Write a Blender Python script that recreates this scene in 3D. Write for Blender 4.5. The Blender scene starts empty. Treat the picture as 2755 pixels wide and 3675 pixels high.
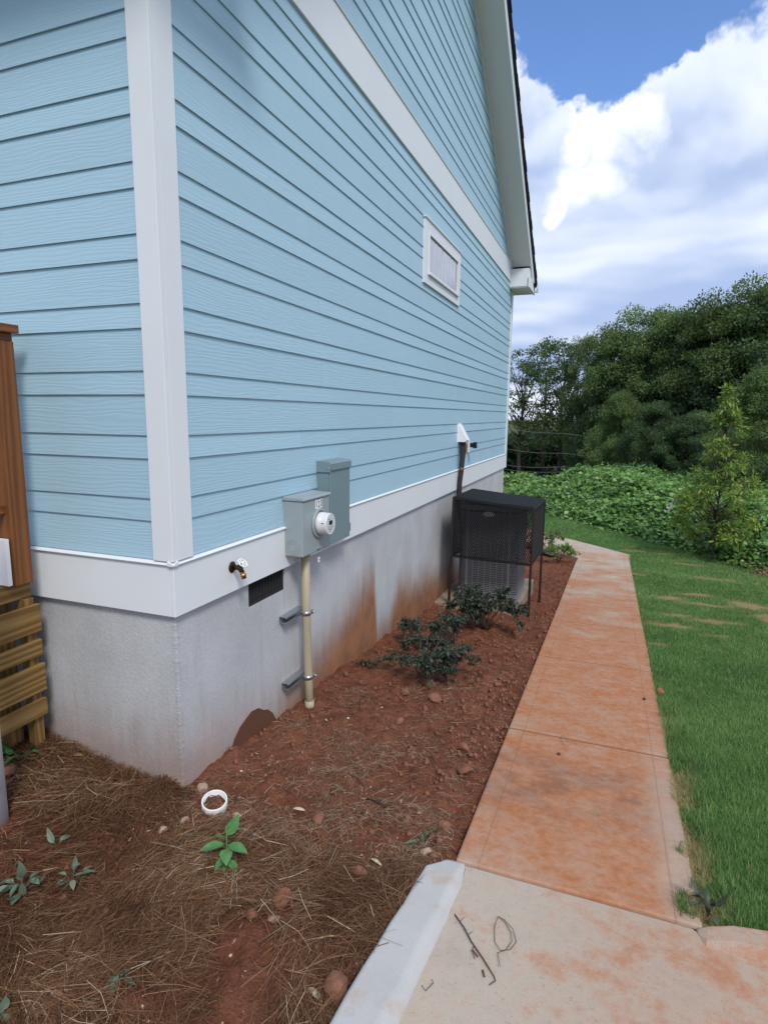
import bpy, math, random
import numpy as np
from mathutils import Matrix, Vector
from math import radians, sin, cos, pi

scene = bpy.context.scene
COL = scene.collection
random.seed(7)

# ------------------------------------------------------------------ camera
CAM = Vector((1.794, -2.102, 0.675))
def cam_axes(yaw, pitch, roll):
    y, p, r = radians(yaw), radians(pitch), radians(roll)
    F = Vector((sin(y)*cos(p), cos(y)*cos(p), -sin(p)))
    R0 = Vector((cos(y), -sin(y), 0)); U0 = R0.cross(F)
    return R0*cos(r)+U0*sin(r), U0*cos(r)-R0*sin(r), F
R_, U_, F_ = cam_axes(-20.73, 9.205, 0.617)
cd = bpy.data.cameras.new('camera'); cam = bpy.data.objects.new('camera', cd); COL.objects.link(cam)
cam.matrix_world = Matrix(((R_.x, U_.x, -F_.x, CAM.x), (R_.y, U_.y, -F_.y, CAM.y), (R_.z, U_.z, -F_.z, CAM.z), (0, 0, 0, 1)))
cd.sensor_fit = 'VERTICAL'; cd.sensor_height = 36.0; cd.sensor_width = 36.0
cd.lens = 36*2155.6/3675
cd.clip_start = 0.05; cd.clip_end = 2000
scene.camera = cam
scene.cycles.max_bounces = 6; scene.cycles.diffuse_bounces = 3; scene.cycles.glossy_bounces = 2

# ------------------------------------------------------------------ node helpers
class NT:
    def __init__(s, tree): s.t = tree; s.l = tree.links
    def node(s, typ, **props):
        n = s.t.nodes.new(typ)
        for k, v in props.items(): setattr(n, k, v)
        return n
    def put(s, sock, v):
        if v is None: return
        if isinstance(v, bpy.types.NodeSocket): s.l.new(v, sock)
        else:
            try: sock.default_value = v
            except Exception: sock.default_value = (*v, 1.0) if len(v) == 3 else v
    def math(s, op, a, b=None, c=None, clamp=False):
        n = s.node('ShaderNodeMath', operation=op, use_clamp=clamp)
        s.put(n.inputs[0], a); s.put(n.inputs[1], b); s.put(n.inputs[2], c)
        return n.outputs[0]
    def vmath(s, op, a, b=None, out=0):
        n = s.node('ShaderNodeVectorMath', operation=op)
        s.put(n.inputs[0], a); s.put(n.inputs[1], b)
        return n.outputs['Value'] if op in ('DISTANCE', 'DOT_PRODUCT', 'LENGTH') else n.outputs[0]
    def scale(s, a, f):
        n = s.node('ShaderNodeVectorMath', operation='SCALE'); s.put(n.inputs[0], a); s.put(n.inputs['Scale'], f); return n.outputs[0]
    def noise(s, vec, scale=5.0, detail=4.0, rough=0.55, dist=0.0, out='Fac'):
        n = s.node('ShaderNodeTexNoise')
        if vec is not None: s.put(n.inputs['Vector'], vec)
        s.put(n.inputs['Scale'], scale); s.put(n.inputs['Detail'], detail); s.put(n.inputs['Roughness'], rough); s.put(n.inputs['Distortion'], dist)
        return n.outputs[out]
    def ramp(s, fac, stops, interp='LINEAR'):
        n = s.node('ShaderNodeValToRGB'); e = n.color_ramp; e.interpolation = interp
        while len(e.elements) < len(stops): e.elements.new(0.5)
        for el, (p, c) in zip(e.elements, stops):
            el.position = p; el.color = (c, c, c, 1) if isinstance(c, (int, float)) else (*c, 1)
        s.put(n.inputs[0], fac)
        return n.outputs[0]
    def mix(s, f, a, b, blend='MIX'):
        n = s.node('ShaderNodeMix', data_type='RGBA', blend_type=blend)
        s.put(n.inputs['Factor'], f); s.put(n.inputs['A'], a if not isinstance(a, tuple) else (*a, 1)); s.put(n.inputs['B'], b if not isinstance(b, tuple) else (*b, 1))
        return n.outputs['Result']
    def fmix(s, f, a, b):
        n = s.node('ShaderNodeMix', data_type='FLOAT'); s.put(n.inputs['Factor'], f); s.put(n.inputs['A'], a); s.put(n.inputs['B'], b); return n.outputs['Result']
    def step(s, x, lo, hi):
        n = s.node('ShaderNodeMapRange', interpolation_type='SMOOTHSTEP')
        s.put(n.inputs['Value'], x); s.put(n.inputs['From Min'], lo); s.put(n.inputs['From Max'], hi)
        return n.outputs[0]
    def mapping(s, vec, scale=(1, 1, 1), loc=(0, 0, 0)):
        n = s.node('ShaderNodeMapping'); s.put(n.inputs['Vector'], vec); s.put(n.inputs['Scale'], scale); s.put(n.inputs['Location'], loc); return n.outputs[0]
    def sep(s, v):
        n = s.node('ShaderNodeSeparateXYZ'); s.put(n.inputs[0], v); return n.outputs
    def comb(s, x, y, z):
        n = s.node('ShaderNodeCombineXYZ'); s.put(n.inputs[0], x); s.put(n.inputs[1], y); s.put(n.inputs[2], z); return n.outputs[0]
    def bump(s, h, strength=0.3, dist=0.01, normal=None):
        n = s.node('ShaderNodeBump'); s.put(n.inputs['Height'], h); s.put(n.inputs['Strength'], strength); s.put(n.inputs['Distance'], dist)
        if normal is not None: s.put(n.inputs['Normal'], normal)
        return n.outputs[0]
    def pos(s): return s.node('ShaderNodeNewGeometry').outputs['Position']
    def attr(s, name, out='Fac'):
        n = s.node('ShaderNodeAttribute'); n.attribute_name = name; return n.outputs[out]
    def rand(s): return s.node('ShaderNodeObjectInfo').outputs['Random']

# ------------------------------------------------------------------ world: blue sky with broken cumulus
SUN_DIR = Vector((0.42, -0.52, 0.74)).normalized()
SUN_EL = math.asin(SUN_DIR.z); SUN_AZ = math.atan2(SUN_DIR.x, SUN_DIR.y)
W = bpy.data.worlds.new('World'); scene.world = W; W.use_nodes = True
w = NT(W.node_tree); W.node_tree.nodes.clear()
sky = w.node('ShaderNodeTexSky', sky_type='NISHITA'); sky.sun_disc = False
sky.sun_elevation = SUN_EL; sky.sun_rotation = SUN_AZ; sky.altitude = 200; sky.air_density = 1.0; sky.dust_density = 0.6; sky.ozone_density = 2.0
D = w.node('ShaderNodeTexCoord').outputs['Generated']
dx, dy, dz = w.sep(D)[:3]
warp = w.vmath('SUBTRACT', w.noise(D, 7.0, 3, 0.62, out='Color'), (0.5, 0.5, 0.5))
D1 = w.vmath('ADD', D, w.scale(warp, 0.13))
warp2 = w.vmath('SUBTRACT', w.noise(D, 30.0, 3, 0.65, out='Color'), (0.5, 0.5, 0.5))
D2 = w.vmath('ADD', w.vmath('ADD', D, w.scale(warp, 0.085)), w.scale(warp2, 0.026))
D2b = w.vmath('ADD', D1, w.scale(warp2, 0.05))
def lump(vec, c, r):
    return w.math('SUBTRACT', 1.0, w.math('DIVIDE', w.vmath('DISTANCE', vec, c), r))
def union(items):
    o = items[0]
    for i in items[1:]: o = w.math('MAXIMUM', o, i)
    return o
gaps = union([lump(D2b, c, r) for c, r in [((-0.118, 0.858, 0.500), 0.062), ((-0.075, 0.884, 0.462), 0.055), ((-0.035, 0.85, 0.525), 0.10), ((-0.028, 0.89, 0.458), 0.075), ((0.05, 0.84, 0.54), 0.12), ((0.03, 0.888, 0.46), 0.05), ((-0.12, 0.80, 0.58), 0.12), ((0.0, 0.75, 0.66), 0.18)]])
low3 = w.sep(w.noise(w.mapping(D1, scale=(1.0, 1.0, 2.2), loc=(5.2, 0.1, 2.2)), 3.6, 2, 0.52, out='Color'))
scatter = w.math('MULTIPLY', w.math('SUBTRACT', w.noise(w.mapping(D1, loc=(3.1, 1.7, 0.4)), 2.1, 3, 0.55), 0.60), 3.0)
high = w.step(dz, 0.30, 0.62)
gap = w.math('MAXIMUM', gaps, w.fmix(high, -1.0, scatter))
clear = w.step(gap, -0.05, 0.15)
puffs = [((-0.061, 0.914, 0.398), 0.048), ((-0.022, 0.920, 0.390), 0.050), ((0.012, 0.926, 0.380), 0.040), ((-0.071, 0.928, 0.365), 0.040), ((-0.03, 0.93, 0.36), 0.043),
         ((-0.080, 0.944, 0.320), 0.040), ((-0.048, 0.945, 0.322), 0.034), ((-0.105, 0.948, 0.30), 0.028)]
puff = union([lump(D2, c, r) for c, r in puffs])
puffm = w.math('MULTIPLY', w.step(puff, -0.35, 0.75), w.math('ADD', 0.92, w.math('MULTIPLY', w.sep(warp2)[0], 0.5)), clamp=True)
rim = w.math('MULTIPLY', w.step(gaps, -0.95, -0.02), w.math('ADD', 0.80, w.math('MULTIPLY', w.sep(warp)[1], 1.6)), clamp=True)
puffm = w.math('MAXIMUM', puffm, w.math('MULTIPLY', rim, 0.66))
bank = w.step(low3[0], 0.36, 0.68)
streak = w.step(w.noise(w.mapping(w.vmath('ADD', D, w.scale(warp, 0.03)), scale=(1.6, 1.6, 8.0), loc=(1.2, 0.4, 7.7)), 2.3, 2, 0.45), 0.34, 0.74)
lowband = w.step(dz, 0.36, 0.20)
shade = w.fmix(lowband, w.math('MAXIMUM', w.math('MULTIPLY', bank, 0.66), w.math('MULTIPLY', w.step(low3[1], 0.48, 0.72), 0.55)), w.math('MULTIPLY', streak, 0.70))
shade = w.math('MAXIMUM', shade, puffm)
body = w.mix(shade, (2.75, 3.55, 5.35), (7.1, 7.35, 8.0))
thin = w.mix(clear, body, w.mix(1.0, sky.outputs[0], (0.88, 1.06, 1.32), 'MULTIPLY'))
below = w.step(dz, 0.0, -0.06)
col = w.mix(below, thin, (0.55, 0.6, 0.45))
bg = w.node('ShaderNodeBackground'); w.put(bg.inputs['Color'], col); bg.inputs['Strength'].default_value = 0.1
wo = w.node('ShaderNodeOutputWorld'); w.l.new(bg.outputs[0], wo.inputs['Surface'])
W.cycles.sampling_method = 'MANUAL'; W.cycles.sample_map_resolution = 256

# ------------------------------------------------------------------ sun behind thin cloud, exposure
sd = bpy.data.lights.new('sun', 'SUN'); sd.energy = 1.5; sd.angle = radians(14); sd.color = (1.0, 0.95, 0.88)
sun = bpy.data.objects.new('sun', sd); COL.objects.link(sun)
sun.rotation_euler = SUN_DIR.to_track_quat('Z', 'Y').to_euler(); sun.location = (6, -8, 12)
scene.view_settings.view_transform = 'Standard'; scene.view_settings.look = 'None'
scene.view_settings.exposure = 0.70; scene.view_settings.gamma = 1.0
scene.view_settings.use_curve_mapping = False

# ------------------------------------------------------------------ numeric noise, terrain
def _h(i, j, s):
    n = (i.astype(np.int64)*374761393 + j.astype(np.int64)*668265263 + s*982451653) & 0x7fffffff
    n = ((n ^ (n >> 13))*1274126177) & 0x7fffffff
    return ((n ^ (n >> 16)) & 0xffff)/65535.0
def vnoise(x, y, s=0):
    x = np.asarray(x, float); y = np.asarray(y, float)
    i = np.floor(x); j = np.floor(y); u = x-i; v = y-j
    u = u*u*(3-2*u); v = v*v*(3-2*v)
    a = _h(i, j, s); b = _h(i+1, j, s); c = _h(i, j+1, s); d = _h(i+1, j+1, s)
    return (a*(1-u)+b*u)*(1-v)+(c*(1-u)+d*u)*v
def fbm(x, y, s=0, o=4):
    r = 0; a = 0.5; t = 0
    for k in range(o):
        r = r+a*vnoise(np.asarray(x)*2**k, np.asarray(y)*2**k, s+k*17); t += a; a *= 0.5
    return r/t
def sstep(x, a, b):
    t = np.clip((np.asarray(x, float)-a)/(b-a), 0, 1); return t*t*(3-2*t)
def zwalk(y):      # pavement plane
    y = np.asarray(y, float)
    return np.where(y < 9.6, -1.12-0.085*np.maximum(y, -3.0), -1.936-0.05*(1-np.exp(-(y-9.6)*1.7)) )
WY = [-3.0, -1.0, 0.0, 0.2, 0.41, 0.7, 0.88, 1.21, 1.86, 2.43, 3.14, 4.0, 4.45, 6.0, 8.8, 12.0]
WZ = [-1.04, -1.08, -1.10, -1.125, -1.140, -1.165, -1.175, -1.21, -1.235, -1.298, -1.36, -1.47, -1.53, -1.70, -1.93, -2.0]
def zbed(x, y, rough=True):
    x = np.asarray(x, float); y = np.asarray(y, float)
    t = np.clip(x/1.3, 0, 1)
    z = np.interp(y, WY, WZ)*(1-t)+(zwalk(y)-0.035)*t
    z = z+0.085*sstep(-x, 0.4, 0.95)*sstep(-y, 0.9, 0.1)
    if rough:
        z = z+0.05*(fbm(x*3.1, y*3.1, 3)-0.5)+0.05*(fbm(x*9, y*9, 5)-0.5)+0.036*(fbm(x*24, y*24, 9, 3)-0.5)*1.0
        z = z+0.03*sstep(fbm(x*5, y*5, 21, 3), 0.56, 0.75)*sstep(y, -0.15, 0.3)
    return z
def zlawn(x, y):
    x = np.asarray(x, float); y = np.asarray(y, float)
    base = zwalk(y)-0.02
    base = base-0.02*np.clip(x-2.2, 0, 6)*sstep(y, 6, 10)
    base = base-0.0*y
    return base+0.03*(fbm(x*0.8, y*0.8, 31)-0.5)+0.012*(fbm(x*4, y*4, 33)-0.5)

# ------------------------------------------------------------------ mesh helpers
def link(o, parent=None):
    COL.objects.link(o)
    if parent is not None: o.parent = parent
    return o
def tag(o, label=None, cat=None, group=None, kind=None):
    if label: o['label'] = label
    if cat: o['category'] = cat
    if group: o['group'] = group
    if kind: o['kind'] = kind
    return o
def empty(name, loc=(0, 0, 0)):
    o = bpy.data.objects.new(name, None); o.location = loc; o.empty_display_size = 0.1
    return link(o)
class MB:
    """collects boxes, prisms, tubes and lathes into one mesh (world coordinates)"""
    def __init__(s): s.v = []; s.f = []; s.sm = []
    def add(s, vs, fs, smooth=False):
        b = len(s.v); s.v += [tuple(p) for p in vs]; s.f += [tuple(i+b for i in f) for f in fs]; s.sm += [smooth]*len(fs); return s
    def box(s, x0, x1, y0, y1, z0, z1):
        v = [(x0, y0, z0), (x1, y0, z0), (x1, y1, z0), (x0, y1, z0), (x0, y0, z1), (x1, y0, z1), (x1, y1, z1), (x0, y1, z1)]
        return s.add(v, [(0, 3, 2, 1), (4, 5, 6, 7), (0, 1, 5, 4), (1, 2, 6, 5), (2, 3, 7, 6), (3, 0, 4, 7)])
    def hexa(s, v):   # eight corners, bottom four then top four
        return s.add(v, [(0, 3, 2, 1), (4, 5, 6, 7), (0, 1, 5, 4), (1, 2, 6, 5), (2, 3, 7, 6), (3, 0, 4, 7)])
    def prism(s, poly, fn, a, b):    # poly of (p,q), fn(p,q,t)->xyz
        n = len(poly); v = [fn(p, q, a) for p, q in poly]+[fn(p, q, b) for p, q in poly]
        f = [tuple(range(n))[::-1], tuple(range(n, 2*n))]+[(i, (i+1) % n, n+(i+1) % n, n+i) for i in range(n)]
        return s.add(v, f)
    def tube(s, pts, rad, seg=10, caps=True, smooth=True):
        pts = [Vector(p) for p in pts]; n = len(pts)
        if not hasattr(rad, '__len__'): rad = [rad]*n
        v = []; u = None
        for i, p in enumerate(pts):
            d = (pts[min(i+1, n-1)]-pts[max(i-1, 0)]).normalized()
            if u is None: u = d.orthogonal().normalized()
            u = (u-d*u.dot(d)); u = u.normalized() if u.length > 1e-6 else d.orthogonal().normalized()
            q = d.cross(u)
            for k in range(seg):
                a = 2*pi*k/seg; v.append(p+(u*cos(a)+q*sin(a))*rad[i])
        f = [(i*seg+k, i*seg+(k+1) % seg, (i+1)*seg+(k+1) % seg, (i+1)*seg+k) for i in range(n-1) for k in range(seg)]
        s.add(v, f, smooth)
        if caps:
            b = len(s.v)-len(v)
            s.f += [tuple(b+k for k in range(seg))[::-1], tuple(b+(n-1)*seg+k for k in range(seg))]; s.sm += [False, False]
        return s
    def lathe(s, origin, axis, prof, seg=24, smooth=True, up=None):   # prof of (t along axis, radius)
        o = Vector(origin); ax = Vector(axis).normalized(); u = ax.orthogonal().normalized() if up is None else Vector(up); q = ax.cross(u)
        v = [o+ax*t+(u*cos(2*pi*k/seg)+q*sin(2*pi*k/seg))*r for t, r in prof for k in range(seg)]
        f = [(i*seg+k, i*seg+(k+1) % seg, (i+1)*seg+(k+1) % seg, (i+1)*seg+k) for i in range(len(prof)-1) for k in range(seg)]
        s.add(v, f, smooth)
        b = len(s.v)-len(v); n = len(prof)
        if prof[0][1] > 1e-5: s.f.append(tuple(b+k for k in range(seg))[::-1]); s.sm.append(False)
        if prof[-1][1] > 1e-5: s.f.append(tuple(b+(n-1)*seg+k for k in range(seg))); s.sm.append(False)
        return s
    def mesh(s, name):
        me = bpy.data.meshes.new(name); me.from_pydata(s.v, [], s.f); me.update()
        me.polygons.foreach_set('use_smooth', s.sm)
        return me
    def build(s, name, m, parent=None, bevel=0.0, seg=2):
        me = s.mesh(name); me.materials.append(m); o = bpy.data.objects.new(name, me); link(o, parent)
        if bevel:
            b = o.modifiers.new('bevel', 'BEVEL'); b.width = bevel; b.segments = seg; b.limit_method = 'ANGLE'; b.angle_limit = radians(40)
        return o
def np_mesh(name, V, F, m, parent=None, attrs=None, smooth=False):
    """V (n,3), F (m,k) arrays"""
    me = bpy.data.meshes.new(name); n, k = F.shape
    me.vertices.add(len(V)); me.vertices.foreach_set('co', np.ascontiguousarray(V, np.float32).ravel())
    me.loops.add(n*k); me.loops.foreach_set('vertex_index', np.ascontiguousarray(F, np.int32).ravel())
    me.polygons.add(n); me.polygons.foreach_set('loop_start', np.arange(0, n*k, k, dtype=np.int32))
    if smooth: me.polygons.foreach_set('use_smooth', np.ones(n, bool))
    for an, arr in (attrs or {}).items():
        a = me.attributes.new(an, 'FLOAT', 'POINT'); a.data.foreach_set('value', np.ascontiguousarray(arr, np.float32))
    me.update(calc_edges=True); me.validate()
    me.materials.append(m); o = bpy.data.objects.new(name, me)
    return link(o, parent)
def norm(a): return a/np.maximum(np.linalg.norm(a, axis=-1, keepdims=True), 1e-9)
def leaves(P, dirs, nrm, L, Wd, tone, fold=0.25, droop=0.0):
    """folded pointed leaves: base, two sides, tip, mid rib -> (V, F, tone)"""
    n = len(P); d = norm(dirs); s = norm(np.cross(d, nrm)); u = np.cross(s, d)
    L = np.broadcast_to(np.asarray(L, float).reshape(-1, 1), (n, 1)); Wd = np.broadcast_to(np.asarray(Wd, float).reshape(-1, 1), (n, 1))
    b = P; t = P+d*L-u*L*droop; m = P+d*L*0.5-u*Wd*fold
    l = P+d*L*0.45+s*Wd*0.5; r = P+d*L*0.45-s*Wd*0.5
    V = np.stack([b, l, t, r, m], 1).reshape(-1, 3)
    i = np.arange(n)[:, None]*5
    F = np.stack([i+[0, 4, 1], i+[1, 4, 2], i+[0, 3, 4], i+[3, 2, 4]], 1).reshape(-1, 3)
    return V, F, np.repeat(tone, 5)
def cards(P, dirs, nrm, L, Wd, tone):
    """diamond leaf of two triangles"""
    n = len(P); d = norm(dirs); s = norm(np.cross(d, nrm))
    L = np.broadcast_to(np.asarray(L, float).reshape(-1, 1), (n, 1)); Wd = np.broadcast_to(np.asarray(Wd, float).reshape(-1, 1), (n, 1))
    V = np.stack([P, P+d*L*0.45+s*Wd*0.5, P+d*L, P+d*L*0.5-s*Wd*0.5], 1).reshape(-1, 3)
    i = np.arange(n)[:, None]*4
    F = (i+np.array([[0, 1, 2, 3]])).reshape(-1, 4)
    return V, F, np.repeat(tone, 4)

# ------------------------------------------------------------------ materials
MATS = {}
def material(name, base=(0.5, 0.5, 0.5), rough=0.6, metal=0.0, spec=0.4, fn=None):
    m = bpy.data.materials.new(name); m.use_nodes = True; t = NT(m.node_tree)
    b = m.node_tree.nodes['Principled BSDF']
    b.inputs['Base Color'].default_value = (*base, 1); b.inputs['Roughness'].default_value = rough
    b.inputs['Metallic'].default_value = metal; b.inputs['Specular IOR Level'].default_value = spec
    if fn: fn(t, b)
    MATS[name] = m; return m
def paint(base, rough=0.5, var=0.06, bump=0.15, scale=60.0, metal=0.0, spec=0.4, dirt=None):
    def fn(t, b):
        p = t.pos()
        n = t.noise(p, 3.0, 5, 0.6); n2 = t.noise(p, scale, 3, 0.6)
        f = t.math('ADD', t.math('MULTIPLY', n, var*2), 1.0-var)
        c = t.mix(1.0, base, t.comb(f, f, f), 'MULTIPLY')
        if dirt: c = t.mix(t.math('MULTIPLY', t.step(t.noise(p, 9.0, 6, 0.65), 0.55, 0.8), dirt[1]), c, dirt[0])
        t.put(b.inputs['Base Color'], c); t.put(b.inputs['Roughness'], t.math('ADD', t.math('MULTIPLY', n2, 0.15), rough-0.07))
        t.put(b.inputs['Normal'], t.bump(n2, bump, 0.002))
    return fn

def siding_fn(t, b):
    p = t.pos(); r = t.rand()
    q = t.vmath('ADD', t.mapping(p, scale=(0.16, 0.16, 1.0)), t.comb(t.math('MULTIPLY', r, 131.0), t.math('MULTIPLY', r, 71.0), t.math('MULTIPLY', r, 311.0)))
    q = t.vmath('MULTIPLY', q, t.comb(1.0, 1.0, t.math('ADD', 0.75, t.math('MULTIPLY', t.math('FRACT', t.math('MULTIPLY', r, 17.0)), 0.6))))
    wv = t.node('ShaderNodeTexWave', wave_type='BANDS', bands_direction='Z', wave_profile='SIN')
    t.put(wv.inputs['Vector'], q); wv.inputs['Scale'].default_value = 17.0; wv.inputs['Distortion'].default_value = 11.0
    wv.inputs['Detail'].default_value = 2.0; wv.inputs['Detail Scale'].default_value = 1.2; wv.inputs['Detail Roughness'].default_value = 0.5
    fine = t.noise(t.mapping(p, scale=(6, 6, 120)), 1.0, 3, 0.6)
    h = t.math('ADD', wv.outputs['Fac'], t.math('MULTIPLY', fine, 0.5))
    amp = t.math('ADD', 0.25, t.math('MULTIPLY', t.noise(t.mapping(p, scale=(0.8, 0.8, 3.0)), 1.0, 2, 0.5), 0.6))
    t.put(b.inputs['Normal'], t.bump(t.math('MULTIPLY', h, amp), 0.36, 0.0022))
    v = t.math('ADD', 0.94, t.math('MULTIPLY', r, 0.06)); v = t.math('ADD', v, t.math('MULTIPLY', t.noise(p, 1.1, 4, 0.6), 0.08))
    v = t.math('SUBTRACT', v, t.math('MULTIPLY', t.math('SUBTRACT', 1.0, wv.outputs['Fac']), 0.035))
    c = t.mix(1.0, (0.372, 0.562, 0.668), t.comb(v, v, v), 'MULTIPLY')
    smear = t.step(t.noise(t.mapping(p, scale=(7, 7, 1.4), loc=(2, 0, 0)), 1.0, 5, 0.6), 0.60, 0.80)
    c = t.mix(t.math('MULTIPLY', smear, 0.22), c, (0.52, 0.64, 0.68))
    t.put(b.inputs['Base Color'], c); t.put(b.inputs['Roughness'], t.math('ADD', 0.42, t.math('MULTIPLY', t.noise(p, 5.0, 3, 0.6), 0.2)))
material('siding_paint', rough=0.5, fn=siding_fn)
def trim_fn(t, b):
    p = t.pos()
    f = t.math('ADD', 0.95, t.math('MULTIPLY', t.noise(t.mapping(p, scale=(1, 1, 0.7)), 2.2, 5, 0.6), 0.08))
    c = t.mix(1.0, (0.745, 0.785, 0.805), t.comb(f, f, f), 'MULTIPLY')
    sm = t.step(t.noise(t.mapping(p, scale=(5, 5, 9)), 1.0, 6, 0.7), 0.66, 0.86)
    c = t.mix(t.math('MULTIPLY', sm, 0.16), c, (0.55, 0.50, 0.44))
    t.put(b.inputs['Base Color'], c)
    t.put(b.inputs['Normal'], t.bump(t.noise(t.mapping(p, scale=(50, 50, 50)), 2.0, 3, 0.6), 0.12, 0.002))
material('trim_paint', rough=0.48, fn=trim_fn)
def parge_fn(t, b):
    p = t.pos(); x, y, z = t.sep(p)[:3]
    n1 = t.noise(p, 2.3, 6, 0.62); n2 = t.noise(p, 55.0, 4, 0.65); n3 = t.noise(t.mapping(p, scale=(18, 18, 2.2)), 1.0, 5, 0.65)
    f = t.math('ADD', 0.70, t.math('ADD', t.math('MULTIPLY', n1, 0.52), t.math('MULTIPLY', t.math('SUBTRACT', n2, 0.5), 0.34)))
    c = t.mix(1.0, (0.485, 0.50, 0.515), t.comb(f, f, f), 'MULTIPLY')
    grime = t.step(n3, 0.52, 0.78)
    hz = t.math('ADD', t.math('ADD', z, 1.10), t.math('MULTIPLY', t.math('MAXIMUM', y, 0.0), 0.085))   # height above grade
    c = t.mix(t.math('MULTIPLY', grime, 0.24), c, (0.27, 0.262, 0.255))
    # splash-back stain of red clay, taller in a few places along the wall
    reach = t.ramp(t.math('DIVIDE', t.math('ADD', y, 1.0), 11.0), [(0.0, 0.10), (0.085, 0.34), (0.12, 0.34), (0.165, 0.24), (0.19, 0.28), (0.25, 0.50), (0.318, 0.86), (0.328, 0.22), (0.355, 0.30), (0.38, 0.62), (0.42, 0.50), (0.46, 0.52), (0.505, 0.45), (1.0, 0.3)])
    lim = t.math('ADD', t.math('MULTIPLY', reach, 0.92), t.math('MULTIPLY', t.math('SUBTRACT', n3, 0.5), 0.22))
    st = t.math('MULTIPLY', t.step(t.math('SUBTRACT', lim, hz), -0.16, 0.36), t.fmix(t.step(y, 0.7, 1.4), 0.62, 1.0))
    clay = t.mix(t.step(t.noise(p, 6.0, 4, 0.6), 0.35, 0.7), (0.31, 0.130, 0.050), (0.21, 0.088, 0.036))
    c = t.mix(t.math('MULTIPLY', st, 0.95), c, clay)
    t.put(b.inputs['Base Color'], c)
    hgt = t.math('ADD', t.math('MULTIPLY', n2, 0.6), t.math('ADD', t.math('MULTIPLY', t.noise(p, 170.0, 2, 0.5), 0.4), t.math('MULTIPLY', n3, 0.5)))
    t.put(b.inputs['Normal'], t.bump(hgt, 0.6, 0.006))
material('parged_block', rough=0.85, spec=0.25, fn=parge_fn)
def concrete_fn(walk):
    def fn(t, b):
        p = t.pos(); x, y, z = t.sep(p)[:3]
        n1 = t.noise(p, 1.7, 6, 0.65); n2 = t.noise(p, 30.0, 5, 0.65); n3 = t.noise(p, 5.5, 6, 0.7); sp = t.noise(p, 210.0, 2, 0.5)
        base = t.mix(t.step(n3, 0.3, 0.7), (0.41, 0.345, 0.272), (0.495, 0.435, 0.36))
        clayA = t.mix(t.step(n2, 0.35, 0.65), (0.375, 0.135, 0.052), (0.43, 0.185, 0.084))
        if walk:
            amt = t.ramp(t.math('DIVIDE', y, 11.0), [(0.0, 0.60), (0.02, 0.75), (0.06, 1.1), (0.10, 1.1), (0.14, 0.90), (0.22, 0.98), (0.34, 0.95), (0.5, 0.7), (0.75, 0.5), (1.0, 0.3)])
            k = t.step(t.math('ADD', t.math('MULTIPLY', t.math('SUBTRACT', n1, 0.5), 2.1), t.math('ADD', t.math('SUBTRACT', amt, 0.5), t.math('MULTIPLY', t.math('SUBTRACT', n3, 0.5), 0.9))), -0.45, 0.42)
            k = t.math('MULTIPLY', k, t.math('ADD', 0.72, t.math('MULTIPLY', t.step(t.noise(t.mapping(p, scale=(5, 7, 5)), 1.4, 6, 0.72), 0.36, 0.62), 0.26)))
            edge = t.step(x, 2.02, 2.16)
            k = t.math('MULTIPLY', k, t.math('SUBTRACT', 1.0, t.math('MULTIPLY', t.math('MULTIPLY', edge, t.step(y, 2.2, 0.6)), 0.55)))
            dk = t.math('MULTIPLY', t.math('MULTIPLY', t.step(y, 0.35, 0.75), t.step(y, 1.35, 0.9)), t.step(n3, 0.35, 0.6))
            clayA = t.mix(t.math('MULTIPLY', dk, 0.8), clayA, (0.23, 0.094, 0.054))
        else:
            right = t.step(x, 1.40, 2.15)
            k = t.math('MULTIPLY', t.step(t.math('ADD', n3, t.math('MULTIPLY', right, 0.16)), 0.47, 0.82), 0.85)
            k = t.math('MAXIMUM', k, t.math('MULTIPLY', right, 0.22))
        c = t.mix(k, base, clayA)
        spk = t.step(t.noise(p, 80.0, 2, 0.5), 0.63, 0.72)
        c = t.mix(t.math('MULTIPLY', spk, 0.35), c, (0.20, 0.15, 0.11))
        f = t.math('ADD', 0.86, t.math('MULTIPLY', sp, 0.28)); c = t.mix(1.0, c, t.comb(f, f, f), 'MULTIPLY')
        if walk:   # tooled margin along both edges
            for yj in (1.44, 3.02, 4.38, 5.92, 7.40, 8.85):
                ln = t.step(t.math('ABSOLUTE', t.math('SUBTRACT', t.math('ABSOLUTE', t.math('SUBTRACT', y, yj)), 0.055)), 0.007, 0.002)
                c = t.mix(t.math('MULTIPLY', ln, 0.22), c, (0.20, 0.09, 0.05))
                c = t.mix(t.math('MULTIPLY', t.step(t.math('ABSOLUTE', t.math('SUBTRACT', y, yj)), 0.016, 0.006), 0.55), c, (0.16, 0.07, 0.04))
            for xe in (1.395, 2.12):
                ln = t.step(t.math('ABSOLUTE', t.math('SUBTRACT', x, xe)), 0.006, 0.002)
                c = t.mix(t.math('MULTIPLY', ln, 0.30), c, (0.20, 0.09, 0.05))
        t.put(b.inputs['Base Color'], c)
        broom = t.noise(t.mapping(p, scale=(6, 90, 6)), 1.0, 3, 0.6)
        t.put(b.inputs['Normal'], t.bump(t.math('ADD', t.math('MULTIPLY', sp, 0.5), t.math('ADD', t.math('MULTIPLY', n2, 0.4), t.math('MULTIPLY', broom, 0.5))), 0.35, 0.004))
    return fn
material('walk_concrete', rough=0.82, spec=0.3, fn=concrete_fn(True))
material('landing_concrete', rough=0.8, spec=0.3, fn=concrete_fn(False))
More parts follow.
